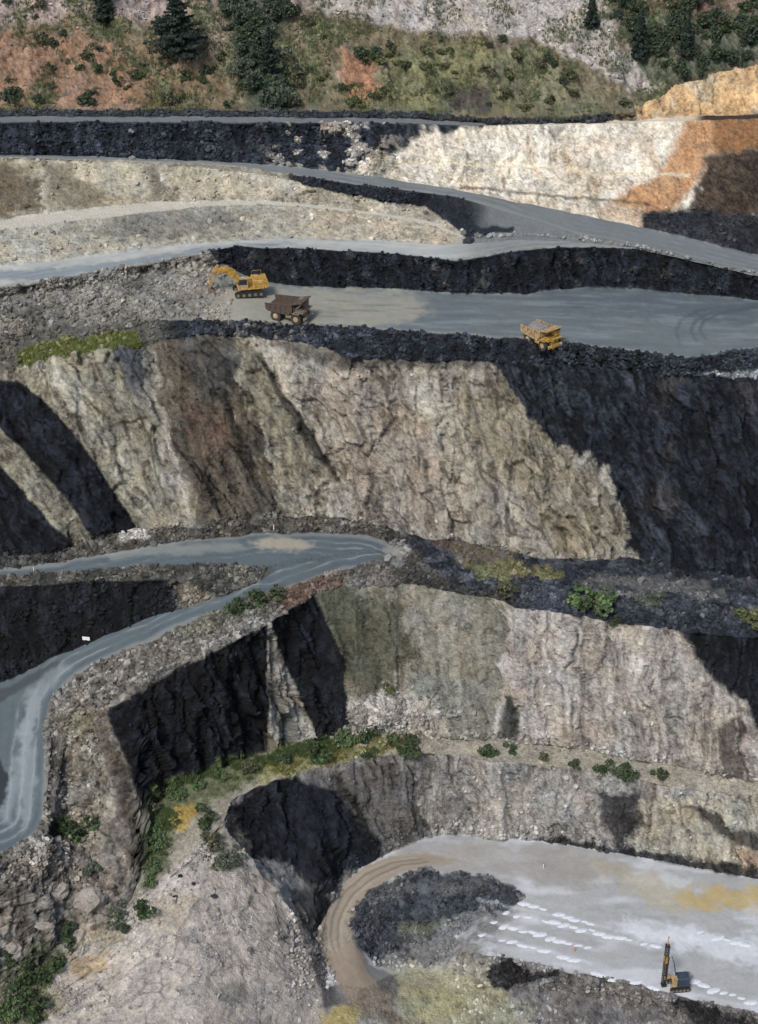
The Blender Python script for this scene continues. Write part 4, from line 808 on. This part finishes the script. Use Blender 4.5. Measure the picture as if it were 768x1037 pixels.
# ------------------------------------------------------------------ single boulders
def boulder_mesh(seed, flat_=.75):
    bm = bmesh.new(); bmesh.ops.create_icosphere(bm, subdivisions=5, radius=.5); r = random.Random(seed)
    pl = [(Vector((r.gauss(0, 1), r.gauss(0, 1), r.gauss(0, .8))).normalized(), r.uniform(.2, .38)) for _ in range(11)]
    for v in bm.verts:
        for n_, d_ in pl:
            s = v.co.dot(n_)-d_
            if s > 0: v.co -= n_*s
        v.co += v.co.normalized()*(mnoise.noise(v.co*4+Vector((seed, 0, 0)))*.07+mnoise.noise(v.co*11+Vector((seed, 0, 0)))*.035+mnoise.noise(v.co*25)*.015); v.co.z *= flat_
    me = bpy.data.meshes.new('boulder'); bm.to_mesh(me); bm.free(); ca = me.color_attributes.new('Col', 'FLOAT_COLOR', 'POINT')
    return me
def boulder(u, v, w, d, h, col, label, rz=0, sink=.3, group=None):
    me = boulder_mesh(int(u*7+v)); c4 = np.ones((len(me.vertices), 4), np.float32); cl = lin(col)
    co_ = np.array([tuple(v.co) for v in me.vertices])*(w, d, h); nn = fbm(co_[:, 0]+u, co_[:, 1], co_[:, 2], 1.2, 4, 501)[:, None]; c4[:, :3] = cl*np.clip(.92+.3*nn-.4*(np.abs(nn) < .05), .3, 1.3); me.color_attributes['Col'].data.foreach_set('color', c4.ravel()); me.materials.append(M_ROCK)
    o = link('boulder', me); p = at(u, v)[0]; o.location = p+Vector((0, 0, h*(.4-sink))); o.scale = (w, d, h/.75); o.rotation_euler = (random.uniform(-.25, .25), random.uniform(-.25, .25), rz)
    return tag(o, label, 'boulder', group)
PB = (156, 148, 138); GB = (134, 130, 124)
for a_ in [(96, 915, 7.5, 5.5, 5.0, PB, 'largest pale angular boulder on the spur above the ochre patch', .4), (60, 905, 5.2, 4, 3.4, PB, 'pale boulder left of the largest boulder on the spur', .1),
           (18, 962, 3.6, 3.4, 4.2, PB, 'cracked upright block near the left border', .5),
           (44, 938, 4.4, 3.6, 2.8, PB, 'slanting pale slab above the cracked blocks', .7), 
           
           (468, 236, 1.8, 1.6, 1.5, (190, 186, 178), 'white stone at the end of the black bank beside the road junction', .3), (474, 246, 3.4, 2.2, 2.0, (60, 64, 72), 'dark boulder at the end of the black bank by the junction', 0),
           (130, 332, 2.6, 2.0, 1.8, (164, 160, 150), 'pale boulder at the right end of the grassy crest', .3), (133, 161, 2.0, 1.6, 1.4, (150, 146, 140), 'pale stone lying on the top of the brown slope', .3),
           (132, 134, 1.8, 1.4, 1.4, (138, 138, 136), 'light grey stone in the black bank at left', .1), (293, 135, 1.8, 1.5, 1.4, (138, 134, 122), 'light stone in the black bank near its pale patch', .1),
           (395, 566, 3.2, 2.6, 2.2, (148, 148, 142), 'pale boulder on the outside of the road bend', .4), (405, 573, 2.4, 2.0, 1.6, (120, 122, 122), 'grey boulder right of the pale one at the road bend', .1),
           (650, 590, 2.4, 1.8, 1.5, (136, 134, 130), 'pale boulder on the black ledge under the black face', .1), (690, 592, 2.8, 1.8, 1.6, (130, 130, 126), 'pale boulder on the black ledge, right of its neighbour', .5),
           (135, 538, 3.6, 1.8, 1.4, (190, 184, 172), 'whitish slab at the foot of the great face by the road', .4), (368, 756, 2.2, 1.8, 1.3, (176, 168, 150), 'cream boulder on the bench by the pale rubble', 0),
           (183, 888, 1.1, .8, .7, (50, 48, 48), 'black stone on the pale slope under the yellow soil', 0), (196, 896, 1.1, .8, .7, (56, 54, 54), 'black stone on the pale slope right of its twin', 0), (177, 909, 1.3, .8, .7, (52, 52, 52), 'black stone lowest on the pale slope', 0),
           (216, 908, 1.6, 1.0, .9, (66, 66, 66), 'dark stone on the pale slope nearer the rim', 0)]:
    boulder(*a_[:7], rz=a_[7])
# spoil heaps left round the blast holes
def mound_mesh(seed):
    bm = bmesh.new(); r = random.Random(seed); rings = [(0, .5), (.35, .42), (.7, .2), (1.0, .04), (1.25, -.25)]; n = 12; top = bm.verts.new((0, 0, .42)); prev = None
    for R_, h_ in rings[1:]:
        cur = [bm.verts.new((math.cos(k*6.283/n)*R_*r.uniform(.85, 1.15), math.sin(k*6.283/n)*R_*r.uniform(.85, 1.15), h_*r.uniform(.8, 1.1))) for k in range(n)]
        for k in range(n):
            if prev is None: bm.faces.new((top, cur[k], cur[(k+1) % n]))
            else: bm.faces.new((prev[k], cur[k], cur[(k+1) % n], prev[(k+1) % n]))
        prev = cur
    me = bpy.data.meshes.new('drill_spoil_heap'); bm.to_mesh(me); bm.free()
    for p in me.polygons: p.use_smooth = True
    me.materials.append(M_WHITE); return me
M_WHITE = mat('drill_dust', (.56, .58, .61), .95, var=.15, bump=.3, scale=3)
MM = [mound_mesh(s) for s in range(4)]
rows_ = [((528, 915), (604, 938), 9, 'rear row of heaps, beside the hollow'), ((512, 924), (668, 960), 17, 'second row of heaps from the hollow'), ((498, 934), (600, 962), 11, 'third row of heaps from the hollow'), ((486, 945), (586, 974), 10, 'fourth row of heaps from the hollow'),
         ((600, 985), (668, 1003), 7, 'front row of heaps left of the drill rig'), ((700, 994), (766, 1018), 7, 'front row of heaps right of the drill rig'), ((690, 938), (766, 962), 9, 'right row of heaps behind the drill rig')]
for a_, b_, n, lb in rows_:
    for i in range(n):
        if rr_.random() < .18: continue
        t = (i+.5)/n; u = a_[0]+(b_[0]-a_[0])*t+rr_.uniform(-1.5, 1.5); v = a_[1]+(b_[1]-a_[1])*t+rr_.uniform(-1, 1)
        o = link('drill_spoil_heap', rr_.choice(MM)); o.location = at(u, v)[0]; s = rr_.uniform(.4, .85); o.scale = (s*1.6, s*.8, s*.55); o.rotation_euler = (0, 0, rr_.uniform(-.4, .4))
        tag(o, 'low white drill dust heap, '+lb, 'spoil heap', lb)

# ------------------------------------------------------------------ machines
M_YEL = mat('yellow_paint', (.40, .24, .055), .65, var=.5, bump=.1, scale=1.8); M_YEL2 = mat('dusty_yellow_paint', (.36, .25, .13), .75, var=.5, scale=1.8)
M_DUST = mat('dusty_steel', (.17, .135, .10), .8, var=.35, scale=2); M_DKST = mat('dark_steel', (.03, .03, .032), .55, .3, var=.3, scale=3); M_TYRE = mat('tyre_rubber', (.035, .037, .035), .9, var=.3, scale=4)
M_BED = mat('rusty_dump_body', (.075, .055, .04), .8, var=.4, scale=2); M_GLASS = mat('cab_glass', (.02, .03, .035), .12); M_STEEL = mat('worn_steel', (.30, .29, .28), .4, .7, var=.2, scale=4); M_ROCKL = mat('load_rock', (.20, .19, .17), .95, var=.4, bump=.8, scale=4)
M_LAMP = mat('lamp_lens', (.7, .7, .65), .2); M_RED = mat('red_paint', (.35, .05, .03), .5, var=.2); M_NAVY = mat('dark_blue_paint', (.035, .05, .075), .5, var=.25, scale=3); M_POST = mat('white_paint', (.8, .8, .78), .6, var=.08); M_ORANGE = mat('orange_paint', (.7, .2, .03), .6, var=.1)
class MB:
    def __init__(s): s.bm = bmesh.new()
    def box(s, c, d, rot=(0, 0, 0), bev=.04):
        r = bmesh.ops.create_cube(s.bm, size=1); vs_ = r['verts']
        bmesh.ops.scale(s.bm, vec=d, verts=vs_)
        if bev:
            es = list({e_ for v in vs_ for e_ in v.link_edges}); rb = bmesh.ops.bevel(s.bm, geom=es, offset=min(bev, min(d)*.3), segments=1, affect='EDGES'); vs_ = list({v for v in rb['verts']} | {v for v in vs_ if v.is_valid})
        from mathutils import Euler
        bmesh.ops.transform(s.bm, matrix=Matrix.Translation(c) @ Euler(rot).to_matrix().to_4x4(), verts=vs_); return s
    def cyl(s, a_, b_, r1, r2=None, n=16):
        a_, b_ = Vector(a_), Vector(b_); d = b_-a_; r = bmesh.ops.create_cone(s.bm, cap_ends=True, segments=n, radius1=r1, radius2=r1 if r2 is None else r2, depth=d.length)
        bmesh.ops.transform(s.bm, matrix=Matrix.Translation((a_+b_)/2) @ d.to_track_quat('Z', 'Y').to_matrix().to_4x4(), verts=r['verts']); return s
    def prism(s, poly, y0, y1, axis='y'):
        """polygon in (x,z), extruded from y0 to y1"""
        A1 = [s.bm.verts.new((x, y0, z)) for x, z in poly]; B1 = [s.bm.verts.new((x, y1, z)) for x, z in poly]; n = len(poly)
        s.bm.faces.new(A1); s.bm.faces.new(B1[::-1])
        for i in range(n): s.bm.faces.new((A1[i], B1[i], B1[(i+1) % n], A1[(i+1) % n]))
        return s
    def out(s, name, m, parent):
        bmesh.ops.recalc_face_normals(s.bm, faces=s.bm.faces[:]); me = bpy.data.meshes.new(name); s.bm.to_mesh(me); s.bm.free(); me.materials.append(m); return link(name, me, parent)
def thing(name, label, cat, loc, rz=0, scale=1, group=None):
    o = bpy.data.objects.new(name, None); COL.objects.link(o); o.location = loc; o.rotation_euler = (0, 0, rz); o.scale = (scale,)*3; return tag(o, label, cat, group)
def wheel(root, x, y, r, w, dual=False):
    s = 1 if y > 0 else -1; m = MB(); m.cyl((x, y-s*w/2, r), (x, y+s*w/2, r), r, n=26)
    if dual: m.cyl((x, y-s*(w*1.6), r), (x, y-s*w*.62, r), r, n=26)
    for k in range(22):
        a_ = k*6.283/22; m.box((x+math.cos(a_)*r, y, r+math.sin(a_)*r), (.09, w*.98, .16), (0, -a_, 0), 0)
    t = m.out('wheel', M_TYRE, root)
    m = MB(); m.cyl((x, y+s*(w/2-.02), r), (x, y+s*(w/2+.06), r), r*.52, r*.46, 18); m.cyl((x, y+s*(w/2+.0), r), (x, y+s*(w/2+.16), r), r*.2, r*.17, 12); m.out('rim', M_YEL2, t)
def dump_truck(label, loc, rz, paint_, bedm, loaded, s=1.0):
    R_ = thing('dump_truck', label, 'dump truck', loc, rz, s)
    m = MB(); m.box((-.2, .75, 1.55), (8.2, .35, .6)); m.box((-.2, -.75, 1.55), (8.2, .35, .6)); m.box((3.0, 0, 1.5), (.5, 2.4, .5)); m.box((-2.6, 0, 1.15), (.5, 3.2, .5)); m.cyl((2.5, -1.9, 1.2), (2.5, 1.9, 1.2), .22); m.out('chassis', M_DKST, R_)
    for y in (-1.95, 1.95): wheel(R_, 2.5, y, 1.2, .8)
    for y in (-2.0, 2.0): wheel(R_, -2.4, y, 1.2, .72, True)
    m = MB(); m.box((3.55, 0, 2.15), (1.6, 2.0, 1.2)); m.box((4.45, 0, 1.35), (.45, 4.3, .7)); m.box((3.2, 0, 2.86), (2.4, 4.8, .16)); m.box((2.5, 2.05, 2.5), (1.9, .95, .22)); m.box((2.5, -2.05, 2.5), (1.9, .95, .22)); h = m.out('front_body', paint_, R_)
    m = MB()
    for k in range(7): m.box((4.37, -.72+k*.24, 2.15), (.05, .07, 1.0), bev=0)
    m.out('grille', M_DKST, h)
    m = MB(); m.box((2.9, 1.3, 3.85), (1.6, 1.5, 1.2), bev=.08); m.box((2.9, 1.3, 4.9), (1.9, 1.75, .12)); m.box((2.2, .62, 4.4), (.12, .12, .95)); m.box((3.64, .62, 4.4), (.12, .12, .95)); m.box((2.2, 1.98, 4.4), (.12, .12, .95)); m.box((3.64, 1.98, 4.4), (.12, .12, .95)); cb = m.out('cab', paint_, R_)
    m = MB(); m.box((2.92, 1.3, 4.42), (1.4, 1.34, .86), bev=.02); m.out('window', M_GLASS, cb)
    for y in (-1.6, 1.6):
        m = MB(); m.cyl((4.66, y, 1.45), (4.74, y, 1.45), .16, n=12); m.out('headlight', M_LAMP, R_)
    m = MB()
    for y in (-2.35, -.2): m.cyl((4.3, y, 2.9), (4.3, y, 3.85), .035, n=6)
    for z in (3.35, 3.85): m.cyl((4.3, -2.35, z), (4.3, -.2, z), .035, n=6); m.cyl((2.1, -2.35, z), (4.3, -2.35, z), .035, n=6)
    m.cyl((2.1, -2.35, 2.9), (2.1, -2.35, 3.85), .035, n=6); m.out('handrail', paint_, R_)
    m = MB()
    for y in (-1.15, -.65): m.cyl((4.75, y, .7), (4.45, y, 2.9), .04, n=6)
    for k in range(6): m.cyl((4.72-k*.05, -1.15, .9+k*.36), (4.72-k*.05, -.65, .9+k*.36), .03, n=6)
    m.out('ladder', paint_, R_)
    m = MB(); m.cyl((.1, -2.0, 1.5), (1.4, -2.0, 1.5), .45, n=16); m.out('fuel_tank', paint_, R_)
    # dump body: floor, sides, front wall, canopy
    m = MB(); side = [(-4.7, 2.6), (-4.2, 2.2), (.8, 1.95), (1.75, 3.0), (1.75, 4.55), (-4.9, 4.0)]
    m.prism(side, 2.35, 2.5); m.prism(side, -2.5, -2.35)
    m.prism([(-4.9, 2.72), (-4.2, 2.35), (.8, 2.1), (1.75, 3.1), (1.75, 4.6), (1.6, 4.6), (1.6, 3.2), (.7, 2.28), (-4.2, 2.55), (-4.85, 2.9)], -2.34, 2.34); m.box((2.6, 0, 4.72), (2.2, 4.7, .16)) if False else m.prism([(1.6, 4.52), (4.1, 5.12), (4.1, 5.26), (1.6, 4.68)], -2.4, 2.4)
    for x in (-3.6, -2.4, -1.2, 0): 
        for y in (-2.56, 2.56): m.box((x, y, 3.2), (.18, .14, 1.9), bev=0)
    m.box((-1.6, 2.52, 4.18), (6.4, .16, .18), (0, -.08, 0)); m.box((-1.6, -2.52, 4.18), (6.4, .16, .18), (0, -.08, 0)); b = m.out('dump_body', bedm, R_)
    if loaded:
        bm = bmesh.new(); bmesh.ops.create_icosphere(bm, subdivisions=4, radius=1)
        for v in bm.verts:
            v.co.x *= 2.7; v.co.y *= 2.2; v.co.z *= 1.25; v.co += v.co.normalized()*mnoise.noise(v.co*1.3)*.45; v.co += Vector((-1.4, 0, 3.5)); v.co.z = max(v.co.z, 2.7)
        me = bpy.data.meshes.new('load'); bm.to_mesh(me); bm.free(); me.materials.append(M_ROCKL); tag(link('rock_load', me, R_), 'heap of grey broken rock')
    return R_
def track(root, x, y, L_, w, h):
    r = h/2; pts = []
    for k in range(9): a_ = math.pi/2+k*math.pi/8; pts.append((x-L_/2+r+math.cos(a_)*r, r+math.sin(a_)*r))
    for k in range(9): a_ = -math.pi/2+k*math.pi/8; pts.append((x+L_/2-r+math.cos(a_)*r, r+math.sin(a_)*r))
    m = MB(); m.prism(pts, y-w/2, y+w/2)
    n = int(L_/.32)
    for k in range(n):
        xx = x-L_/2+r+(L_-2*r)*k/(n-1)
        for z in (.0, h): m.box((xx, y, z), (.12, w, .09), bev=0)
    t = m.out('track', M_DKST, root)
    for k in range(5):
        xx = x-L_/2+r+(L_-2*r)*k/4
        m = MB(); m.cyl((xx, y-w*.5-.05, r*.9), (xx, y+w*.5+.05, r*.9), r*.55, n=14); m.out('roller', M_DUST, t)
def arm(root, name, pts, widths, y0, y1, m_):
    """boom shape: polyline in (x,z) with a depth at each point"""
    up, dn = [], []
    for i, (p, w) in enumerate(zip(pts, widths)):
        a_ = Vector(pts[max(i-1, 0)]); b_ = Vector(pts[min(i+1, len(pts)-1)]); d = (b_-a_).normalized(); n = Vector((-d.y, d.x)); p = Vector(p); up.append(tuple(p+n*w/2)); dn.append(tuple(p-n*w/2))
    m = MB(); m.prism(up+dn[::-1], y0, y1)
    for p, w in zip(pts, widths): m.cyl((p[0], y0-.1, p[1]), (p[0], y1+.1, p[1]), w*.35, n=12)
    return m.out(name, m_, root)
def excavator(label, loc, rz, s=1.0):
    R_ = thing('excavator', label, 'excavator', loc, rz, s)
    for y in (-1.6, 1.6): track(R_, -.2, y, 5.6, .75, 1.15)
    m = MB(); m.box((-.2, 0, .8), (3.0, 2.5, .5)); m.cyl((0, 0, 1.0), (0, 0, 1.4), 1.15, n=24); m.out('undercarriage', M_DKST, R_)
    m = MB(); m.box((-.6, 0, 1.62), (5.0, 3.3, .34)); m.box((-2.1, 0, 2.5), (2.3, 3.2, 1.5), bev=.15); m.box((.1, -1.15, 2.3), (2.2, .9, 1.0), bev=.1); m.box((-2.0, .3, 3.32), (1.4, 1.8, .22)); hs2 = m.out('upper_body', M_YEL, R_)
    m = MB()
    for k in range(6): m.box((-1.3-k*.28, -1.62, 2.5), (.12, .04, .9), bev=0)
    m.out('vent', M_DKST, hs2)
    m = MB(); m.prism([(-3.2, 1.5), (-3.9, 1.75), (-4.05, 2.5), (-3.8, 3.15), (-3.2, 3.25)], -1.62, 1.62); m.out('counterweight', M_YEL, R_)
    m = MB(); m.cyl((-2.4, -.9, 3.3), (-2.4, -.9, 4.05), .12, n=10); m.out('exhaust_pipe', M_DKST, R_)
    m = MB(); m.prism([(.0, 1.8), (1.75, 1.8), (1.8, 2.6), (1.45, 3.75), (.0, 3.75)], .62, 1.62); m.box((.75, 1.12, 3.8), (1.75, 1.15, .1)); cb = m.out('cab', M_YEL2, R_)
    m = MB(); m.prism([(.15, 2.55), (1.83, 2.6), (1.5, 3.62), (.15, 3.62)], .7, 1.64); m.out('window', M_GLASS, cb)
    # boom rises forward, stick hangs down in front, bucket at its foot
    bmn = arm(R_, 'boom', [(.9, 2.1), (2.6, 4.4), (3.9, 5.35), (6.1, 5.2)], [.9, 1.5, 1.5, .8], -.6, .2, M_YEL)
    arm(R_, 'stick', [(5.4, 6.2), (6.1, 5.2), (6.9, 3.2), (7.15, 1.9)], [.45, .8, .6, .38], -.42, .02, M_YEL2)
    m = MB(); m.cyl((1.2, -.2, 1.9), (2.0, -.2, 3.0), .14); m.cyl((2.0, -.2, 3.0), (2.9, -.2, 4.35), .08); m.out('boom_cylinder', M_STEEL, R_)
    m = MB(); m.cyl((3.3, -.2, 5.9), (4.5, -.2, 6.25), .13); m.cyl((4.5, -.2, 6.25), (5.4, -.2, 6.2), .07); m.out('stick_cylinder', M_STEEL, R_)
    m = MB(); m.prism([(7.3, 2.1), (7.5, 1.1), (7.0, .35), (6.2, .15), (5.7, .5), (5.75, .62), (6.25, .38), (6.85, .55), (7.25, 1.15), (7.0, 1.9)], -.95, .55)
    side = [(7.3, 2.1), (7.5, 1.1), (7.0, .35), (6.2, .15), (5.7, .5), (6.4, 1.5)]; m.prism(side, -.97, -.87); m.prism(side, .47, .57); bk = m.out('bucket', M_DUST, R_)
    m = MB()
    for k in range(5): m.box((5.6, -.85+k*.33, .6), (.3, .14, .12), (0, .6, 0), 0)
    m.out('tooth', M_STEEL, bk)
    m = MB()
    for x, y in ((-3.0, 1.6), (-1.2, 1.6), (-3.0, -1.6), (-1.2, -1.6)): m.cyl((x, y, 3.2), (x, y, 4.0), .035, n=6)
    for y in (1.6, -1.6): m.cyl((-3.0, y, 4.0), (-1.2, y, 4.0), .035, n=6)
    m.out('handrail', M_YEL, R_)
    return R_
def drill_rig(label, loc, rz, s=1.0):
    R_ = thing('drill_rig', label, 'drill rig', loc, rz, s)
    for y in (-1.1, 1.1): track(R_, -.6, y, 3.6, .5, .95)
    m = MB(); m.box((-.6, 0, .85), (2.6, 1.8, .4)); m.out('undercarriage', M_DKST, R_)
    m = MB(); m.box((-1.1, 0, 1.95), (2.2, 1.9, 1.7), bev=.12); m.box((-1.1, 0, 1.1), (2.5, 2.0, .2)); b = m.out('engine_housing', M_NAVY, R_)
    m = MB(); m.box((-1.2, 0, 2.86), (1.5, 1.2, .1), bev=.02); m.out('roof_panel', M_NAVY, b)
    m = MB(); m.box((.55, .65, 2.1), (1.1, 1.0, 2.0), bev=.1); cb = m.out('cab', M_YEL2, R_)
    m = MB(); m.box((.62, .65, 2.5), (1.12, .86, 1.0), bev=.03); m.out('window', M_GLASS, cb)
    m = MB(); m.box((1.2, -.45, 2.0), (1.5, .35, .45), (0, .15, 0)); m.cyl((.2, -.45, 1.6), (1.7, -.45, 3.2), .1); m.out('mast_support', M_YEL2, R_)
    # feed mast: lattice of four rails with rungs
    m = MB()
    for x in (1.75, 2.3):
        for y in (-.78, -.12): m.box((x, y, 4.9), (.12, .12, 9.4), bev=0)
    for k in range(16):
        z = .5+k*.6
        m.box((2.02, -.78, z), (.5, .06, .08), bev=0); m.box((2.02, -.12, z), (.5, .06, .08), bev=0); m.box((1.75, -.45, z), (.06, .6, .08), bev=0); m.box((2.02, -.78, z+.3), (.08, .05, .75), (0, .75, 0), 0)
    m.box((2.0, -.45, .4), (.9, .95, .3)); m.box((2.0, -.45, 9.6), (.75, .85, .35)); mast = m.out('mast', M_DKST, R_)
    m = MB(); m.box((2.0, -.45, 6.4), (.7, .75, 1.3), bev=.08); m.out('rotary_head', M_YEL, mast)
    m = MB(); m.cyl((2.1, -.45, .2), (2.1, -.45, 5.8), .09, n=10); m.cyl((1.6, -.95, 1.0), (1.6, -.95, 6.6), .09, n=8); m.cyl((1.42, -.75, 1.0), (1.42, -.75, 6.6), .09, n=8); m.out('drill_rod', M_YEL2, mast)
    m = MB(); m.cyl((2.0, -.45, 9.7), (2.0, -.45, 11.6), .07, n=8); m.cyl((2.0, -.45, 11.5), (2.0, -.45, 11.9), .14, n=8); m.out('antenna_pole', M_YEL, mast)
    V_, F_ = tube([(1.9, -.1, 6.6), (1.2, .05, 7.6), (.6, .0, 5.6), (.2, -.2, 3.4), (-.2, -.3, 3.0)], [.08]*5, 8); me = bpy.data.meshes.new('hose'); me.from_pydata([tuple(v) for v in V_], [], F_); me.materials.append(M_DKST); link('hose', me, R_)
    m = MB(); m.cyl((-2.35, -.6, 1.2), (-2.35, -.6, 2.7), .3, n=14); m.out('dust_collector', M_STEEL, R_)
    return R_
pe = at(250, 298)[0]; excavator('yellow crawler excavator reaching its bucket down on the left of the plateau', pe, math.radians(180+12), 1.08)
pt = at(294, 323)[0]; dump_truck('brown dusty dump truck waiting empty beside the excavator', pt, math.radians(-24), M_DUST, M_BED, False, .92)
p2 = at(549, 349)[0]; dump_truck('yellow dump truck loaded with rock near the front edge of the plateau', p2, math.radians(-52), M_YEL, M_YEL2, True, .86)
pd = at(684, 1001)[0]; drill_rig('dark drill rig with tall yellow tipped mast on the white pit floor', pd, math.radians(186), 1.0)
# little markers
def marker(u, v, h, m_, label, name='marker_post', cat='marker post'):
    R_ = thing(name, label, cat, at(u, v)[0]); m = MB(); m.cyl((0, 0, -.3), (0, 0, h), .09, .07, 8); m.out('post', m_, R_); m = MB(); m.cyl((0, 0, h), (0, 0, h+.18), .12, .04, 8); m.out('cap', M_RED if m_ is M_POST else M_POST, R_); return R_
marker(34, 581, 1.6, M_POST, 'white marker post at the left edge of the haul road'); marker(277, 538, 1.5, M_POST, 'white marker post behind the road bend'); marker(582, 964, 1.3, M_ORANGE, 'thin orange marker post among the white heaps'); marker(551, 880, 1.2, M_POST, 'white marker post near the back of the pit floor')
sg = thing('road_sign', 'small white board standing on the inner edge of the haul road', 'sign', at(87, 651)[0], math.radians(-10)); m = MB(); m.cyl((-.5, 0, -.3), (-.5, 0, 1.0), .05, n=8); m.cyl((.5, 0, -.3), (.5, 0, 1.0), .05, n=8); m.out('post', M_STEEL, sg); m = MB(); m.box((0, -.06, 1.0), (1.5, .05, .8), bev=.01); m.out('board', M_POST, sg)
